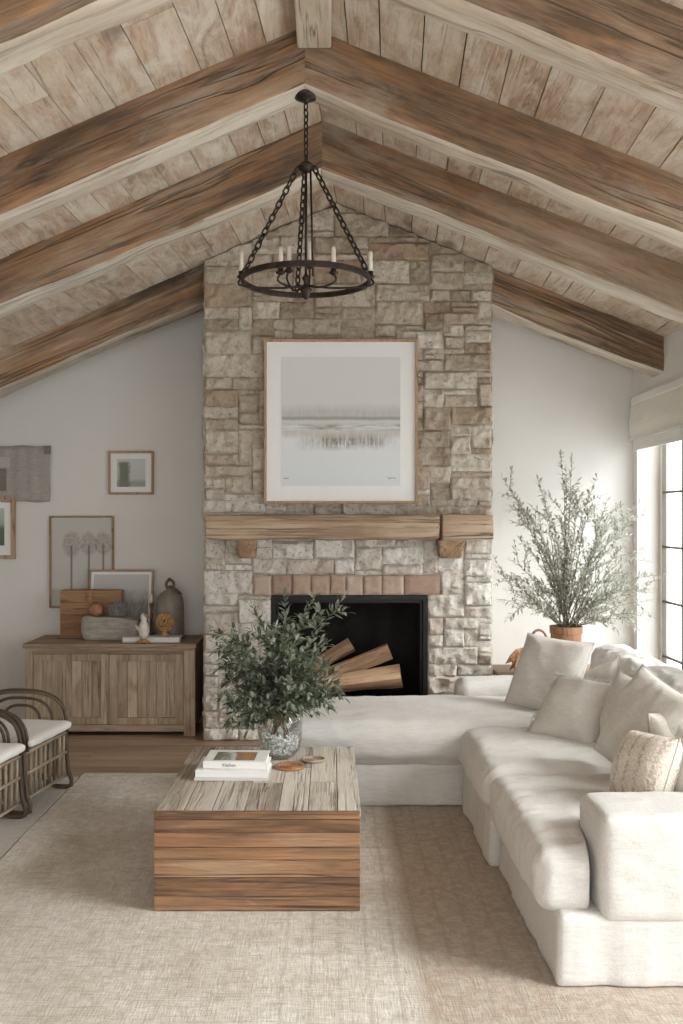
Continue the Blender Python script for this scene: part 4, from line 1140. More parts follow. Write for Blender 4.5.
# books
def book(x0, x1, y0, y1, z0, z1, label, rz, mat, photo=False, text=None):
    c = Vector(((x0 + x1) / 2, (y0 + y1) / 2, z0)); t = thing('book', c, label, 'book', 'white books on the coffee table', rot=(0, 0, rz))
    w, d, h = (x1 - x0) / 2, (y1 - y0) / 2, z1 - z0; ct_ = .0035
    m = MB(); m.box(-w, w, -d, d, 0, ct_); m.box(-w, w, -d, d, h - ct_, h); m.box(-w, w, -d, -d + ct_, ct_, h - ct_); m.build('cover', mat, t, local=True, bevel=.001)
    m = MB(); m.box(-w + .004, w - .005, -d + ct_, d - .005, ct_, h - ct_); m.build('pages', paper, t, local=True)
    if photo:
        M = MatB('food_photo_print', .4); v = M.coord((1, 1, 1), rnd=False); sp = M.n.new('ShaderNodeSeparateXYZ'); M.link(v, sp.inputs[0])
        n = M.noise(v, 28, 6, .7, .8); f = M.math('ADD', M.math('MULTIPLY', sp.outputs['X'], 3.4), M.math('ADD', .18, M.math('MULTIPLY', n, .62)))
        M.base(M.ramp(f, [(.15, (.10, .11, .085)), (.34, (.20, .21, .17)), (.43, (.60, .60, .56)), (.5, (.20, .12, .08)), (.66, (.46, .23, .09)), (.8, (.26, .15, .10)), (.95, (.12, .10, .09))]))
        m = MB(); m.box(-w * .70, w * .62, -d * .80, d * .62, h, h + .0006); m.build('cover_photo', M.m, t, local=True)
    if text:
        cu = bpy.data.curves.new('spine_title', 'FONT'); cu.body = text; cu.size = .018; cu.extrude = .0004; cu.align_x = 'CENTER'; cu.align_y = 'CENTER'
        o = bpy.data.objects.new('tmp', cu); COL.objects.link(o); dg = bpy.context.evaluated_depsgraph_get()
        me = bpy.data.meshes.new_from_object(o.evaluated_get(dg)); bpy.data.objects.remove(o)
        me.materials.clear(); me.materials.append(ink)
        q = bpy.data.objects.new('spine_title', me); COL.objects.link(q); q.parent = t; q.rotation_euler = (PI / 2, 0, 0); q.location = (-.022, -d - .0005, h / 2 - .001)
        q.scale = (1.0, 1.0, 1)
    return t
D0 = 3.905
x0, x1 = P(194, 0, D0).x, P(268.5, 0, D0).x
book(x0, x1, D0, D0 + .235, TZ + .0005, TZ + .0115, 'thin grey-white book at the bottom of the coffee table stack', math.radians(-.5), book_grey)
book(x0 + .006, x1 - .004, D0 + .006, D0 + .235, TZ + .012, TZ + .042, 'thick plain white book in the middle of the coffee table stack', math.radians(-1), book_white)
book(x0 + .036, x1 - .010, D0 + .03, D0 + .225, TZ + .0425, TZ + .073, 'white book with a food photo cover, topmost of the coffee table stack', math.radians(-2), book_white, True, 'Kitchen')

# coasters
def coaster(c, r, label, mat, ring=False, rz=0):
    t = thing('coaster', c, label, 'coaster', 'coasters on the coffee table', rot=(0, 0, rz))
    m = MB()
    if not ring: m.lathe([(r * .97, 0), (r, .002), (r, .007), (r * .93, .010), (r * .86, .007), (.001, .0065)], (0, 0, 0), 36)
    else:
        m.lathe([(r * .96, 0), (r, .002), (r, .005), (r * .9, .006), (.001, .005)], (0, 0, 0), 36)
    m.build('disc', mat, t, local=True, smooth=True)
    m = MB()
    for k in range(4): m.tube([(r * (.22 + .2 * k) * math.cos(q * PI / 14), r * (.22 + .2 * k) * math.sin(q * PI / 14), .0075 if not ring else .006) for q in range(28)], .0018, 5, closed=True)
    m.tube([(r * .97 * math.cos(q * PI / 16), r * .97 * math.sin(q * PI / 16), .007) for q in range(32)], .004, 6, closed=True)
    m.build('coiled_rim', mat, t, local=True, smooth=True)
c = P(290, 767.5, 4.12); coaster((c.x, 4.12, TZ), .066, 'round copper-brown coaster on the coffee table in front of the vase', copper)
c = P(311, 762, 4.22); coaster((c.x + .012, 4.235, TZ), .052, 'pale tan woven coaster beside the copper one', rattan_pale, True)

# ------------------------------------------------------------------ plants
def leaf(m, p, d, up, L, w, r, curl=.15):
    d = d.normalized(); s = d.cross(up); s = s.normalized() if s.length > 1e-5 else d.orthogonal().normalized(); n = s.cross(d).normalized()
    a = p; b = p + d * L * .33 + n * L * curl * .5; c = p + d * L * .7 + n * L * curl * .5; e = p + d * L
    f = w * .12
    vs = [a, b + s * w * .5 + n * f, b, b - s * w * .5 + n * f, c + s * w * .4 + n * f, c, c - s * w * .4 + n * f, e]
    m.add(vs, [(0, 1, 2), (0, 2, 3), (1, 4, 5, 2), (2, 5, 6, 3), (4, 7, 5), (5, 7, 6)], r)
def plant(tips, base, base_r, leafL, leafW, step, twigs, br, rnd_, par, matL, matB, names=('foliage', 'stems'), bow=.18, lim=None, twl=.16, nleaf=2, r0=.004, start=.25, spread=1.0):
    lm, bm_ = MB(), MB()
    def curve(p0, p1, bowv, n):
        mid = (p0 + p1) / 2 + bowv; return [p0 * (1 - t) ** 2 + mid * 2 * t * (1 - t) + p1 * t * t for t in [i / n for i in range(n + 1)]]
    def leaves(pts, t0):
        Ls = 0; nxt = 0
        tot = sum((pts[i + 1] - pts[i]).length for i in range(len(pts) - 1))
        for i in range(len(pts) - 1):
            sg = pts[i + 1] - pts[i]; l = sg.length; d = sg.normalized() if l > 0 else Vector((0, 0, 1)); q = 0
            while q < l:
                if (Ls + q) / tot > t0:
                    p = pts[i] + d * q
                    for k in range(nleaf):
                        an = rnd_.random() * 2 * PI; o = d.orthogonal().normalized(); o = (Matrix.Rotation(an, 3, d) @ o)
                        ld = (d * rnd_.uniform(.35, 1.0) + o * rnd_.uniform(.5, 1.1) * spread + Vector((0, 0, rnd_.uniform(-.25, .25)))).normalized()
                        L_ = leafL * rnd_.uniform(.6, 1.15)
                        if lim is None or lim(p + ld * L_): leaf(lm, p, ld, Vector((rnd_.uniform(-.5, .5), rnd_.uniform(-.5, .5), 1)), L_, leafW * rnd_.uniform(.75, 1.2), .01 + .98 * rnd_.random(), rnd_.uniform(-.15, .3))
                q += step * rnd_.uniform(.7, 1.3)
            Ls += l
        p = pts[-1]; d = (pts[-1] - pts[-2]).normalized(); leaf(lm, p, d, Vector((0, 0.2, 1)), leafL, leafW, rnd_.random())
    for tip in tips:
        tip = Vector(tip); an = rnd_.random() * 2 * PI; b0 = Vector(base) + Vector((math.cos(an), math.sin(an), 0)) * base_r * rnd_.random()
        L = (tip - b0).length; out = Vector((tip.x - b0.x, tip.y - b0.y, 0))
        bv = -out * bow + Vector((rnd_.uniform(-.05, .05), rnd_.uniform(-.05, .05), L * .12))
        n = 10; pts = curve(b0, tip, bv, n)
        for i in range(1, n): pts[i] += Vector((rnd_.uniform(-1, 1), rnd_.uniform(-1, 1), rnd_.uniform(-1, 1))) * .006
        bm_.tube(pts, [r0 * (1 - .8 * i / n) for i in range(n + 1)], 5)
        leaves(pts, start)
        for k in range(rnd_.randint(max(1, twigs - 3), twigs + 2)):
            i = int(rnd_.uniform(.32, .97) * n); i = min(i, n - 1); d = (pts[i + 1] - pts[i]).normalized(); o = Matrix.Rotation(rnd_.random() * 2 * PI, 3, d) @ d.orthogonal().normalized()
            tl = twl * rnd_.uniform(.4, 1.1); e = pts[i] + (d * .9 + o * .8).normalized() * tl
            if lim is not None and not lim(e): continue
            tp = curve(pts[i], e, Vector((0, 0, .02)), 4); bm_.tube(tp, [r0 * .4, r0 * .35, r0 * .3, r0 * .25, r0 * .15], 4); leaves(tp, .1)
    bm_.build(names[1], matB, par, smooth=True); f = lm.build(names[0], matL, par, smooth=False)
    return f

# side table, pot and olive
st = thing('side_table', (1.55, 6.22, 0), 'small wooden table in the corner behind the sofa under the olive plant', 'side table')
STZ = .455
m = MB(); m.box(1.09, 2.08, 5.95, 6.55, STZ - .03, STZ, .3); m.build('tabletop', cabinet_wood_h, st, bevel=.004)
for x in (1.12, 2.05):
    for y in (5.98, 6.52): m = MB(); m.box(x - .022, x + .022, y - .022, y + .022, 0, STZ - .03, .4); m.build('leg', cabinet_wood, st, bevel=.003)
m = MB(); m.box(1.14, 2.03, 6.505, 6.53, STZ - .10, STZ - .03, .6); m.build('apron', cabinet_wood_h, st); m = MB(); m.box(1.14, 2.03, 5.97, 5.995, STZ - .10, STZ - .03, .6); m.build('apron', cabinet_wood_h, st)
pc = Vector((P(566, 0, 6.25).x, 6.25, STZ)); pz = P(0, 626, 6.25).z
pl = thing('olive_plant', pc, 'large airy silver-green olive branches in a brown pot behind the sofa', 'potted plant')
m = MB(); H_ = pz - STZ; m.lathe([(.085, 0), (.092, .01), (.098, H_ * .5), (.100, H_ - .05), (.106, H_ - .045), (.107, H_), (.098, H_), (.095, H_ - .03), (.001, H_ - .03)], pc, 36); m.build('pot', pot_wood, pl, smooth=True).data.set_sharp_from_angle(angle=math.radians(40))
ro = random.Random(11)
tips = [P(x, y, 6.25 + ro.uniform(-.22, .3)) for x, y in ((503, 478), (512, 492), (522, 505), (561, 455), (572, 458), (566, 470), (597, 476), (590, 492), (640, 502), (648, 512), (632, 520), (655, 588), (648, 575), (645, 548), (497, 573), (500, 600), (507, 590), (512, 560), (520, 540), (532, 520), (640, 612), (632, 618), (652, 600), (545, 500), (538, 480), (582, 500), (612, 520), (618, 505), (560, 520), (575, 530), (548, 545), (600, 545), (622, 560), (590, 560), (530, 575), (618, 590), (606, 610), (525, 600), (570, 560), (556, 575), (585, 585), (600, 600), (540, 605), (625, 545), (636, 585), (515, 575), (550, 515), (606, 500))]
lim = lambda p: p.x < 2.19 and p.y < 6.90 and p.z > .60 and (p.x > 1.11 or p.y < 6.2)
for t_p in tips: t_p.x = min(t_p.x, 2.14)
fl = plant(tips, (pc.x, pc.y, pz - .04), .07,  .042, .0125, .022, 6, 3, ro, pl, olive_leaf, olive_bark, ('foliage', 'branches'), bow=.12, lim=lim, twl=.18, nleaf=2, r0=.0036, start=.2)

# basket with dried leaves
bk = thing('wicker_basket', (P(538, 0, 6.05).x, 6.08, STZ), 'small wicker basket with an arched handle behind the sofa pillow', 'basket')
bc = bk.location.copy(); m = MB()
for k in range(11): 
    z = STZ + .008 + k * .0135; R_ = .085 + .018 * (k / 10); m.tube([(bc.x + R_ * math.cos(q * PI / 12), bc.y + R_ * math.sin(q * PI / 12), z + .002 * (-1) ** q) for q in range(24)], .0068, 6, closed=True)
m.lathe([(.084, 0.001), (.084, .006), (.001, .006)], bc, 24)
m.build('body', pot_wood, bk, smooth=True)
m = MB(); zt_ = P(0, 630, 6.08).z; m.tube([(bc.x + .012 - .060 * math.cos(q * PI / 14), bc.y, STZ + .13 + (zt_ - STZ - .13) * math.sin(q * PI / 14) ** .6) for q in range(15)], .0085, 7); m.build('handle', pot_wood, bk, smooth=True)
dl = thing('dried_leaves', P(519, 660, 5.93), 'brown curled dried leaves hanging over the left end of the sofa', 'dried leaves')
m = MB(); sp_ = P(524, 647, 5.93)
for (tx, ty, w_) in ((505, 664, .050), (513, 677, .055), (520, 678, .045), (525, 664, .045), (509, 671, .04)):
    e = P(tx, ty, 5.90); d = e - sp_; leaf(m, sp_, d, Vector((.2, -1, .3)), d.length, w_, .2, .25)
    leaf(m, sp_ + Vector((.004, .012, -.004)), d * .9 + Vector((.01, .03, 0)), Vector((-.4, -1, .1)), d.length * .9, w_, .6, .2)
m.build('leaf_cluster', dried_leaf, dl)
m = MB(); m.tube([sp_, sp_ + Vector((.03, .05, .02)), (bc.x - .02, bc.y - .02, STZ + .16), (bc.x, bc.y, STZ + .03)], .004, 5); m.build('stem', olive_bark, dl)

# vase with greenery
vb = Vector((P(280, 0, 4.30).x, 4.30, TZ))
va = thing('glass_vase', vb, 'round clear glass vase with ribbed base holding leafy green branches on the coffee table', 'vase')
m = MB(); prof = [(.052, 0), (.066, .006), (.085, .03), (.098, .08), (.1005, .12), (.098, .165), (.088, .20), (.070, .222), (.064, .232), (.068, .243), (.064, .243), (.060, .232), (.066, .220), (.084, .197), (.094, .163), (.0965, .12), (.094, .08), (.081, .032), (.062, .010), (.001, .010)]
m.lathe(prof, vb, 60, rib=.010, ribn=20); m.build('glass', vase_glass, va, smooth=True)
m = MB(); rp = random.Random(4)
for k in range(640):
    a_ = rp.random() * 2 * PI; z_ = .018 + rp.random() * .088; mr = (.074 + .2 * (z_ - .03) if z_ > .03 else .058) - .002; R_ = min(mr, .086) * math.sqrt(rp.random())
    m.blob(vb + Vector((R_ * math.cos(a_), R_ * math.sin(a_), z_)), (rp.uniform(.005, .008), rp.uniform(.005, .008), rp.uniform(.004, .007)), 4, 7)
o = m.build('pebbles', pebble, va, smooth=True); o['kind'] = 'stuff'
gp = thing('leafy_branches', vb + Vector((0, 0, .02)), 'bunch of dark green leafy branches standing in the glass vase', 'branches')
rb2 = random.Random(31)
gt = [(214, 630), (232, 640), (224, 655), (228, 680), (224, 702), (232, 712), (240, 725), (252, 606), (262, 625), (285, 596), (316, 594), (344, 597), (305, 612), (272, 645), (288, 632), (300, 655), (322, 652), (330, 664), (335, 678), (336, 692), (320, 692), (310, 680), (250, 650), (240, 665), (256, 680), (245, 695), (270, 665), (285, 660), (262, 705), (300, 700), (316, 702), (235, 692), (260, 638), (278, 680), (292, 690), (306, 668), (240, 645), (266, 692), (286, 702), (250, 712), (275, 655), (298, 676), (255, 664), (312, 690), (296, 640), (248, 676), (340, 684), (328, 698), (338, 670), (322, 640), (216, 645), (230, 668), (312, 655)]
gtips = [P(x, y, 4.30 + rb2.uniform(-.17, .17)) for x, y in gt]
plant(gtips, (vb.x, vb.y, TZ + .17), .03, .044, .017, .020, 6, 3, rb2, gp, green_leaf, green_bark, ('foliage', 'stems'), bow=.14, lim=lambda p: p.z > TZ + .13 and (p.z > .46 or p.y < 4.72), twl=.10, nleaf=2, r0=.0026, start=.16)
m = MB()
for k in range(14):
    a_ = rb2.random() * 2 * PI; b_ = rb2.random() * 2 * PI
    m.tube([(vb.x + .045 * math.cos(a_), vb.y + .045 * math.sin(a_), TZ + .085), (vb.x + .02 * math.cos(b_), vb.y + .02 * math.sin(b_), TZ + .18), (vb.x + .03 * math.cos(b_), vb.y + .03 * math.sin(b_), TZ + .25)], .003, 5)
m.build('cut_stalks', green_bark, gp, smooth=True)

# ------------------------------------------------------------------ chandelier
CC = Vector((-.104, 4.105, 0)); RR = .274; RZc = 2.485
ch = thing('chandelier', (CC.x, CC.y, 3.27), 'dark iron ring chandelier with candles hanging on chains from a rafter', 'chandelier')
ztop = 3.272
m = MB(); m.lathe([(.058, 0), (.058, -.006), (.035, -.018), (.010, -.026), (.009, -.036)], (CC.x, CC.y, ztop + .012), 24); m.build('canopy', iron, ch, smooth=True)
def chain(p0, p1, link=.034, r=.0032):
    p0, p1 = Vector(p0), Vector(p1); d = (p1 - p0); L = d.length; n = max(2, int(L / (link * .74))); m = MB(); d.normalize(); u = d.orthogonal().normalized(); v = d.cross(u)
    for i in range(n):
        c = p0 + d * (L * (i + .5) / n); s = u if i % 2 else v
        m.tube([c + d * (link * .5 * math.cos(q * PI / 6)) + s * (link * .26 * math.sin(q * PI / 6)) for q in range(12)], r, 5, closed=True)
    return m
hub = Vector((CC.x, CC.y, 2.975))
chain((CC.x, CC.y, ztop - .022), hub + Vector((0, 0, .02)), .036, .0034).build('chain', iron, ch, smooth=True)
m = MB(); m.blob(hub, (.032, .032, .026), 8, 14); m.lathe([(.034, -.006), (.04, 0), (.034, .006)], hub, 14)
m.tube([hub + Vector((0, 0, .02)), hub + Vector((0, 0, .04))], .008, 8); m.build('hub', iron, ch, smooth=True)
for an in (180, 0, 100):
    a_ = math.radians(an); e = CC + Vector((RR * math.cos(a_), RR * math.sin(a_), RZc + .02)); s = hub + Vector((.034 * math.cos(a_), .034 * math.sin(a_), 0))
    chain(s, e, .044, .0042).build('chain', iron, ch, smooth=True)
m = MB(); n = 64; vs = []
for j in range(n):
    a_ = 2 * PI * j / n
    for (r_, z_) in ((RR - .007, -.012), (RR + .007, -.012), (RR + .007, .012), (RR - .007, .012)): vs.append((CC.x + r_ * math.cos(a_), CC.y + r_ * math.sin(a_), RZc + z_))
m.add(vs, [(j * 4 + k, j * 4 + (k + 1) % 4, ((j + 1) % n) * 4 + (k + 1) % 4, ((j + 1) % n) * 4 + k) for j in range(n) for k in range(4)]); m.build('ring', iron, ch, bevel=.002)
fin = CC + Vector((0, 0, 2.435))
m = MB(); m.lathe([(.0005, -.035), (.008, -.03), (.016, -.015), (.022, 0), (.028, .012), (.012, .022), (.010, .045), (.018, .06), (.008, .075)], fin, 18); m.build('finial', iron, ch, smooth=True)
m = MB(); m.tube([fin + Vector((0, 0, .07)), hub], .006, 8); m.tube([fin + Vector((.03, .01, .07)), hub + Vector((.02, 0, -.02))], .0045, 8); m.build('centre_rod', iron, ch, smooth=True)
def candle_arm(an, R_, ztip, big=1.0):
    a_ = math.radians(an); d = Vector((math.cos(a_), math.sin(a_), 0)); base = fin + Vector((0, 0, .03))
    e = CC + d * R_; e.z = ztip
    pts = [base, base + d * R_ * .35 + Vector((0, 0, -.012)), base + d * R_ * .75 + Vector((0, 0, -.01)), e + d * .012 + Vector((0, 0, -.03)), e]
    # smooth the elbow
    q = []
    for i in range(len(pts) - 1):
        for t in (0, .33, .66):
            p0, p1, p2, p3 = pts[max(i - 1, 0)], pts[i], pts[i + 1], pts[min(i + 2, len(pts) - 1)]
            q.append(.5 * ((2 * p1) + (-p0 + p2) * t + (2 * p0 - 5 * p1 + 4 * p2 - p3) * t * t + (-p0 + 3 * p1 - 3 * p2 + p3) * t ** 3))
    q.append(pts[-1])
    m = MB(); m.tube(q, .0048, 7); arm = m.build('candle_arm', iron, ch, smooth=True)
    off = ch.location
    m = MB(); m.lathe([(.006, -.008), (.018, 0), (.021, .006), (.012, .010), (.013, .026), (.0115, .028)], e - off, 14); m.build('candle_cup', iron, arm, local=True, smooth=True)
    m = MB(); m.lathe([(.0105, 0), (.0105, .085 * big), (.008, .09 * big), (.002, .095 * big)], e - off + Vector((0, 0, .022)), 12); m.build('candle', candle_wax, arm, local=True, smooth=True)
for an, R_, z_ in ((180, RR + .004, RZc + .012), (0, RR + .004, RZc + .012), (200, .115, 2.505), (-18, .125, 2.505), (80, .07, 2.56), (140, .10, 2.54)):
    candle_arm(an, R_, z_)

# ------------------------------------------------------------------ soft furnishings
def soft_box(m, x0, x1, y0, y1, z0, z1, r=.06, n=34, puff=(0, 0, 0), wr=.006, seed=0, warp=None, fr=5.0, stretch=(1, 1, 1), sagz=None):
    """rounded upholstered block; puff pushes the faces out, wr wrinkles the cloth"""
    half = Vector(((x1 - x0) / 2, (y1 - y0) / 2, (z1 - z0) / 2)); c = Vector(((x0 + x1) / 2, (y0 + y1) / 2, (z0 + z1) / 2))
    rr = min(r, min(half) * .98)
    cells = [max(6, min(80, int(2 * h / .019))) for h in half]
    idx = {}; vs = []; fs = []
    def ease(t):  # denser near edges
        return t
    def vid(i, j, k):
        key = (i, j, k)
        if key in idx: return idx[key]
        t = Vector((2 * i / cells[0] - 1, 2 * j / cells[1] - 1, 2 * k / cells[2] - 1))
        p = Vector((t.x * half.x, t.y * half.y, t.z * half.z))
        q = Vector([max(-(h - rr), min(h - rr, a)) for a, h in zip(p, half)])
        d = p - q; nrm = d.normalized() if d.length > 1e-7 else Vector((0, 0, 1))
        # for points over flat faces normal is the face axis
        v = q + nrm * rr
        fx, fy, fz = 1 - t.x ** 2, 1 - t.y ** 2, 1 - t.z ** 2
        bx = Vector((math.copysign(1, t.x) * puff[0] * fy * fz if abs(t.x) > .98 else 0, math.copysign(1, t.y) * puff[1] * fx * fz if abs(t.y) > .98 else 0,
                     math.copysign(1, t.z) * puff[2] * (max(0, fx) ** .5) * (max(0, fy) ** .5) if abs(t.z) > .98 else 0))
        v += bx
        w = v + c
        s = Vector((w.x * stretch[0], w.y * stretch[1], w.z * stretch[2])) * fr + Vector((seed * 7.3, seed * 3.1, 0))
        rid = (1 - abs(noise.noise(s))) ** 3 * .55 + fbm(s * 1.9, 3) * .6 + (1 - abs(noise.noise(s * 2.6 + Vector((4, 4, 4))))) ** 4 * .55
        w += nrm * (rid - .45) * wr
        if warp is not None: w = warp(w, t, nrm)
        idx[key] = len(vs); vs.append(w); return idx[key]
    a, b, e = cells
    for i in range(a):
        for j in range(b):
            for k in (0, e): f = (vid(i, j, k), vid(i + 1, j, k), vid(i + 1, j + 1, k), vid(i, j + 1, k)); fs.append(f)
    for i in range(a):
        for k in range(e):
            for j in (0, b): f = (vid(i, j, k), vid(i + 1, j, k), vid(i + 1, j, k + 1), vid(i, j, k + 1)); fs.append(f)
    for j in range(b):
        for k in range(e):
            for i in (0, a): f = (vid(i, j, k), vid(i, j + 1, k), vid(i, j + 1, k + 1), vid(i, j, k + 1)); fs.append(f)
    m.add(vs, fs); return m
def sub(o, lv=1):
    s = o.modifiers.new('subdiv', 'SUBSURF'); s.levels = lv; s.render_levels = lv; return o

sofa = thing('sectional_sofa', (1.0, 4.2, RZ), 'large cream slipcovered sectional sofa in the right of the room', 'sofa')
z0 = RZ
# base slipcovers
def skirt(name, x0, x1, y0, y1, z1, flare, seed):
    def wp(w, t, n):
        f = max(0, (z1 - w.z) / z1); out = flare * f
        w.x += (-out if t.x < -.9 else out if t.x > .9 else 0); w.y += (-out if t.y < -.9 else out if t.y > .9 else 0)
        if abs(t.x) > .9 or abs(t.y) > .9:
            k = (.010 * noise.noise(Vector((w.x * 5.5 + seed, w.y * 5.5, w.z * .9))) + .007 * noise.noise(Vector((w.x * 16 + seed, w.y * 16, w.z * 3)))) * (.25 + f)
            w.x += k * (1 if abs(t.x) > .9 else 0); w.y += k * (1 if abs(t.y) > .9 else 0)
        w.z = max(w.z, z0 + .001); return w
    x1 += .10; m = MB(); soft_box(m, x0, x1, y0, y1, z0 - .012, z1, .022, wr=.004, seed=seed, warp=wp, fr=4, stretch=(1, 1, .3))
    return m.build(name, linen, sofa, smooth=True)
skirt('base', .705, 1.78, 2.930, 3.905, .232, .010, 1)
skirt('base', .668, 1.78, 3.935, 4.745, .236, .010, 2)
skirt('chaise_base', -.20, 1.78, 4.775, 5.70, .232, .004, 3)
# seat cushions
def tcut(w, t, n):
    # T cushion: the front lip runs on past the arm
    if w.x > .832 and w.y < 3.235:
        w.y = 3.235 + (w.y - 3.0) * .02
    return w
m = MB(); soft_box(m, .648, 1.60, 2.965, 3.885, .212, .412, .055, puff=(.008, .008, .020), wr=.012, seed=3, warp=tcut, fr=8, stretch=(.42, 1.5, .6))
sub(m.build('seat_cushion', linen, sofa, smooth=True))
m = MB(); soft_box(m, .632, 1.60, 3.875, 4.735, .232, .418, .075, puff=(.008, .008, .022), wr=.012, seed=5, fr=8, stretch=(.42, 1.5, .6))
sub(m.build('seat_cushion', linen, sofa, smooth=True))
m = MB(); soft_box(m, -.215, 1.60, 4.735, 5.52, .225, .425, .075, puff=(.012, .012, .032), wr=.010, seed=8, fr=5, stretch=(.6, 1.3, .8))
sub(m.build('chaise_cushion', linen, sofa, smooth=True))
# arms
m = MB(); soft_box(m, .838, 1.88, 2.918, 3.215, .205, .537, .034, puff=(.004, .008, .004), wr=.006, seed=11, fr=4)
sub(m.build('near_arm', linen, sofa, smooth=True))
m = MB(); soft_box(m, .745, 1.88, 5.515, 5.74, .20, .512, .06, puff=(.008, .01, .01), wr=.006, seed=12, fr=4)
sub(m.build('far_arm', linen, sofa, smooth=True))
m = MB(); soft_box(m, 1.68, 1.88, 3.20, 5.60, .20, .66, .06, puff=(0, 0, .01), wr=.006, seed=13, fr=4)
sub(m.build('back_frame', linen, sofa, smooth=True))
# back cushions, leaning against the back
def backc(y0, y1, seed, zt=.755):
    def wp(w, t, n):
        w.x += (w.z - .42) * .16; w.z += (.010 * noise.noise(Vector((w.y * 7, seed, 0))) - .018 * abs(t.y) ** 4) * max(0, t.z)
        return w
    m = MB(); soft_box(m, 1.455, 1.665, y0, y1, .425, zt, .065, puff=(.020, .0, .002), wr=.020, seed=seed, warp=wp, fr=9, stretch=(1, .7, 1.3))
    sub(m.build('back_cushion', linen_white, sofa, smooth=True))
backc(3.24, 3.98, 21, .735); backc(3.99, 4.74, 22, .74); backc(4.75, 5.49, 23, .745)

def pillow(name, px, py, D, w, h, th, rot, label, mat, seed=0, pinch=.10, fringe=False, wr=.012, n=34, cat='pillow', slump=0.0, chop=0.0, power=2.6, fr=5):
    loc = P(px, py, D)
    rot = tuple(math.radians(a) for a in rot)
    t = thing(name, loc, label, cat, 'throw pillows on the sofa', rot=rot)
    m = MB(); vs = []; N = n + 1; rr_ = random.Random(seed)
    for s_ in (-1, 1):
        for j in range(N):
            for i in range(N):
                u, v = 2 * i / n - 1, 2 * j / n - 1
                # ease sampling towards the seams
                u = math.sin(u * PI / 2); v = math.sin(v * PI / 2)
                x = u * w / 2 * (1 - pinch * (1 - v * v) * abs(u) ** 3); z = v * h / 2 * (1 - pinch * (1 - u * u) * abs(v) ** 3)
                if v > 0 and chop: z -= chop * h * math.exp(-(u / .38) ** 2) * v * v
                prof = (max(0, 1 - abs(u) ** power) * max(0, 1 - abs(v) ** power)) ** .55
                p = Vector((x * fr + seed * 5.1, z * fr, s_ * .7))
                edge = (1 - max(abs(u), abs(v)))
                rid = ((1 - abs(noise.noise(p * 1.3))) ** 3 * .7 + fbm(p * 1.8, 3)) * wr * min(1, edge * 5 + .15) * (1 if abs(u) < 1 and abs(v) < 1 else 0)
                # radiating creases near the corners
                cr = math.sin(math.atan2(1 - abs(v) + .02, 1 - abs(u) + .02) * 14) * .004 * max(0, 1 - 1.6 * min(1, (2 - abs(u) - abs(v)))) * prof
                y = s_ * (prof * th / 2 + (rid + cr) * min(1, prof * 3))
                z2 = z - slump * (1 - v) * .0
                y += slump * (z / h) ** 2 * h
                vs.append((x, y, z2))
    K = N * N; fs = []
    for j in range(n):
        for i in range(n):
            a = j * N + i; fs.append((a, a + 1, a + N + 1, a + N)); fs.append((K + a, K + a + N, K + a + N + 1, K + a + 1))
    m.add(vs, fs)
    me = m.build('cover', mat, t, local=True, smooth=True)
    sub(me)
    # seam piping / fringe
    rim = [(i, 0) for i in range(n)] + [(n, j) for j in range(n)] + [(i, n) for i in range(n, 0, -1)] + [(0, j) for j in range(n, 0, -1)]
    pts = [Vector(vs[j * N + i]) for i, j in rim]
    if fringe:
        f = MB(); cen = Vector((0, 0, 0))
        for k in range(len(pts)):
            p0, p1 = pts[k], pts[(k + 1) % len(pts)]
            for q in range(11):
                p = p0.lerp(p1, rr_.random()); o = (p - cen).normalized(); o = (o + Vector((rr_.uniform(-.5, .5), rr_.uniform(-.9, .9), rr_.uniform(-.5, .5)))).normalized(); L = rr_.uniform(.014, .034)
                f.tube([p - o * .006, p + o * L * .6 + Vector((0, 0, -.001)), p + o * L + Vector((0, 0, -.004))], [.0026, .0022, .0010], 4)
        o = f.build('fringe', mat, t, local=True); o['kind'] = 'stuff'
    else:
        f = MB(); f.tube(pts, .0035, 5, closed=True); f.build('piping', mat, t, local=True, smooth=True)
    return t
# rot = (lean back, roll, yaw): yaw turns the face from the camera (-Y) towards the left (-X)
pillow('throw_pillow', 548, 675, 5.08, .43, .43, .15, (-28, 2, -49), 'large plain linen pillow leaning at the far end of the sofa', linen_warm, 1, .05, wr=.012)
pillow('throw_pillow', 574, 711, 4.50, .35, .36, .15, (-44, 0, -49), 'fringed cream pillow in front of the large plain one', linen_warm, 2, .04, fringe=True, wr=.012)
pillow('throw_pillow', 599, 689, 4.92, .27, .28, .11, (-40, -30, -38), 'small taupe pillow peeking out behind the fringed one', linen_taupe, 3, .07, wr=.014)
pillow('throw_pillow', 626, 714, 4.27, .31, .34, .13, (-18, 4, -76), 'taupe-shadowed pillow behind the tall peaked one', linen_warm, 4, .06)
pillow('throw_pillow', 643, 727, 3.76, .42, .41, .13, (-26, 11, -80), 'tall pillow with a peaked corner in the middle of the sofa back', linen_warm, 5, .06, wr=.016)
pillow('throw_pillow', 680, 750, 3.64, .30, .30, .12, (-6, 0, 28), 'small smooth taupe pillow just behind the nubby speckled one', linen_taupe, 6, .06)
pillow('throw_pillow', 645, 769, 3.42, .27, .26, .15, (-24, -5, -72), 'nubby speckled knit pillow near the front arm', knit, 7, .02, wr=.010, power=4)
pillow('throw_pillow', 699, 774, 3.35, .30, .30, .13, (-28, 1, -62), 'plain pillow closest to the front arm at the right edge', linen_white, 8, .06)

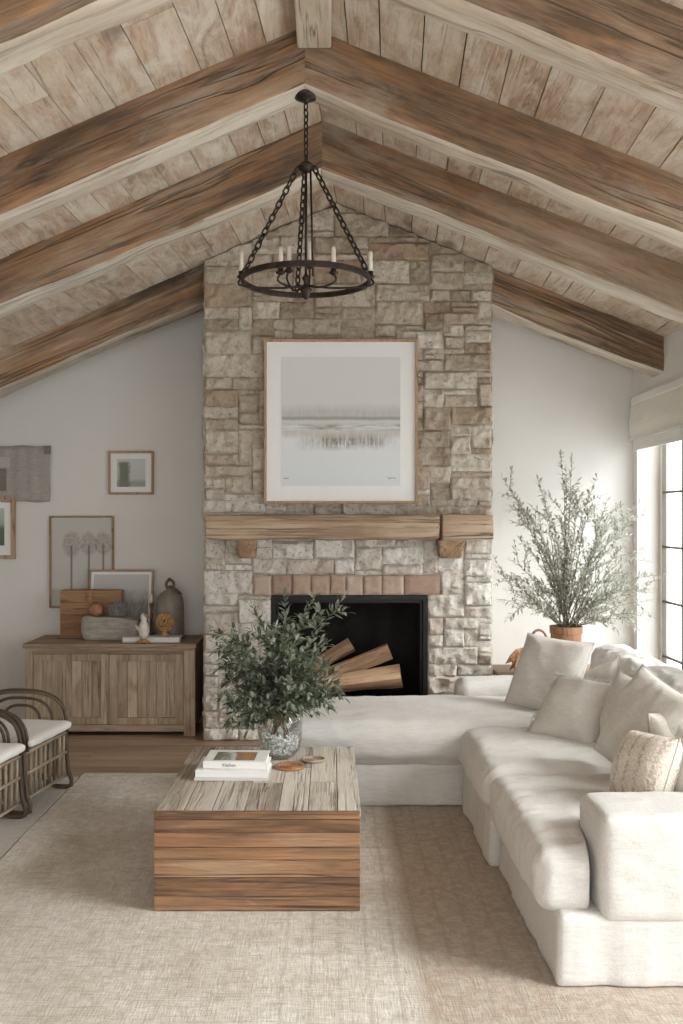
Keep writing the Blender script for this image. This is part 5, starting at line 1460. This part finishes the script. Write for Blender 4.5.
# ------------------------------------------------------------------ rattan chairs
def make_chair():
    t = thing('rattan_chair', (0, 0, 0), '', 'chair', 'rattan chairs at the left edge')
    W2, DP, SH = .235, .56, .315    # half width (y), depth (x) , seat height
    L = dict(local=True, smooth=True)
    # front at local x=0, chair extends to -x
    m = MB(); m.tube([(0, -W2, SH), (0, W2, SH), (-DP, W2, SH), (-DP, -W2, SH)], .011, 8, closed=True); m.build('seat_frame', rattan, t, **L)
    m = MB(); zr = [.075, .20]
    for z in zr: m.tube([(.006, -W2, z), (.006, W2, z)], .008, 7, r=.9)
    for z in zr[:1]: m.tube([(0, -W2, z), (-DP, -W2, z), (-DP, W2, z), (0, W2, z)], .008, 7, r=.9)
    m.tube([(.004, -W2, SH - .012), (.004, W2, SH - .012)], .009, 7, r=.9)
    m.build('rail', rattan_pale, t, **L)
    for k in range(9):
        y = -W2 + .02 + k * (2 * W2 - .04) / 8; m = MB(); m.tube([(-.004, y, .072), (-.002, y + .004 * math.sin(k), SH)], .0105 if k % 2 else .008, 7, r=.1 + .09 * k); m.build('front_slat', rattan_pale, t, **L)
    for s_ in (-1, 1):
        for k in range(9):
            m = MB(); x = -.05 - k * (DP - .08) / 8; m.tube([(x, s_ * W2, .074), (x, s_ * W2, SH)], .008, 6, r=.1 + .08 * k); m.build('side_slat', rattan_pale, t, **L)
    for s_ in (-1, 1):
        # arm: three nested hoops
        m = MB()
        for q, (x1_, top, x0_) in enumerate(((.004, .205, -.50), (-.075, .165, -.43), (-.145, .125, -.36))):
            pts = []
            for i in range(19):
                a = PI * i / 18; xx = (x0_ + x1_) / 2 + (x1_ - x0_) / 2 * math.copysign(abs(math.cos(a)) ** .75, math.cos(a)); zz = SH + top * math.sin(a) ** .62
                pts.append((xx, s_ * (W2 + .004), zz))
            m.tube(pts, .0105 if q == 0 else .008, 8, r=.2 + .2 * q)
            if q == 0: m.tube([(p[0] + .012, p[1] - s_ * .014, p[2] - .006) for p in pts], .008, 7, r=.7)
        m.build('arm_hoop', rattan, t, **L)
        # leg: runs down from the arm and loops under the seat
        for fx, sg in ((0.0, 1), (-DP + .02, -1)):
            m = MB(); y = s_ * W2
            m.tube([(fx, y, SH + .01), (fx + sg * .006, y, .20), (fx + sg * .018, y, .10), (fx + sg * .034, y, .050), (fx + sg * .032, y, .022), (fx + sg * .008, y, .0125), (fx - sg * .05, y, .0125), (fx - sg * .10, y, .022), (fx - sg * .125, y, .05), (fx - sg * .12, y, .075)], .0115, 8)
            m.build('leg', rattan, t, **L)
    def wp(w, tt, n): return w
    m = MB(); soft_box(m, -DP - .0, .045, -W2 + .005, W2 - .005, SH + .012, SH + .055, .02, puff=(.0, .0, .010), wr=.004, seed=2, fr=6)
    sub(m.build('seat_cushion', seat_white, t, local=True, smooth=True))
    m = MB(); soft_box(m, -DP - .04, -DP + .07, -W2 + .01, W2 - .01, SH + .06, SH + .36, .04, puff=(.02, 0, .01), wr=.006, seed=4, fr=6)
    sub(m.build('back_cushion', seat_white, t, local=True, smooth=True))
    m = MB(); m.tube([(-DP, -W2, SH), (-DP - .03, -W2, SH + .25), (-DP - .05, -W2 + .08, SH + .40), (-DP - .05, W2 - .08, SH + .40), (-DP - .03, W2, SH + .25), (-DP, W2, SH)], .012, 8)
    for k in range(7): y = -W2 + .05 + k * .06; m.tube([(-DP, y, SH), (-DP - .05, y, SH + .40)], .007, 6)
    m.build('back_hoop', rattan, t, **L)
    return t
ch1 = make_chair(); RC = .0095
ch1.location = (-1.455, 4.86, RC)
ch1.rotation_euler.z = math.radians(-9)
ch1['label'] = 'rattan chair with white cushion, the one closer to the sideboard'
ch2 = copy_thing(ch1, (-1.535, 4.345, RC), math.radians(-9), 'rattan chair with white cushion, nearer the viewer and cut off by the left edge')

# ------------------------------------------------------------------ light and camera
W_ = bpy.data.worlds.new('overcast_sky'); sc.world = W_; W_.use_nodes = True
bg = W_.node_tree.nodes['Background']; bg.inputs['Color'].default_value = (.965, .98, 1.0, 1); bg.inputs['Strength'].default_value = 5.4
sd = bpy.data.lights.new('sun', 'SUN'); sd.energy = 5.2; sd.angle = math.radians(24); sd.color = (1.0, .987, .965)
so = bpy.data.objects.new('sun', sd); COL.objects.link(so)
dirv = Vector((-.91, .36, -.62)); so.rotation_euler = dirv.to_track_quat('-Z', 'Y').to_euler(); so.location = (5, 0, 5)
# daylight portals in the window openings
def portal(name, loc, rot, sx, sy):
    l = bpy.data.lights.new(name, 'AREA'); l.shape = 'RECTANGLE'; l.size = sx; l.size_y = sy; l.cycles.is_portal = True
    o = bpy.data.objects.new(name, l); COL.objects.link(o); o.location = loc; o.rotation_euler = rot
for i, (a, b, s0, h0) in enumerate(WIN):
    portal('window_portal', (XR + .25, (a + b) / 2, (s0 + h0) / 2), (0, PI / 2, 0), h0 - s0, b - a)
portal('door_portal', (-.2, YF - .16, 1.17), (PI / 2, 0, 0), 3.4, 2.3)

cam = bpy.data.cameras.new('camera'); co = bpy.data.objects.new('camera', cam); COL.objects.link(co)
co.location = (0, 0, EYE); co.rotation_euler = (PI / 2, 0, 0)
cam.sensor_fit = 'VERTICAL'; cam.sensor_height = 36; cam.sensor_width = 24; cam.lens = F / 1024 * 36
cam.shift_x = 11.5 / 1024; cam.shift_y = 8 / 1024; cam.clip_start = .05
sc.camera = co
sc.view_settings.view_transform = 'Standard'; sc.view_settings.look = 'None'; sc.view_settings.gamma = 1
sc.view_settings.use_curve_mapping = False; sc.view_settings.exposure = -0.16
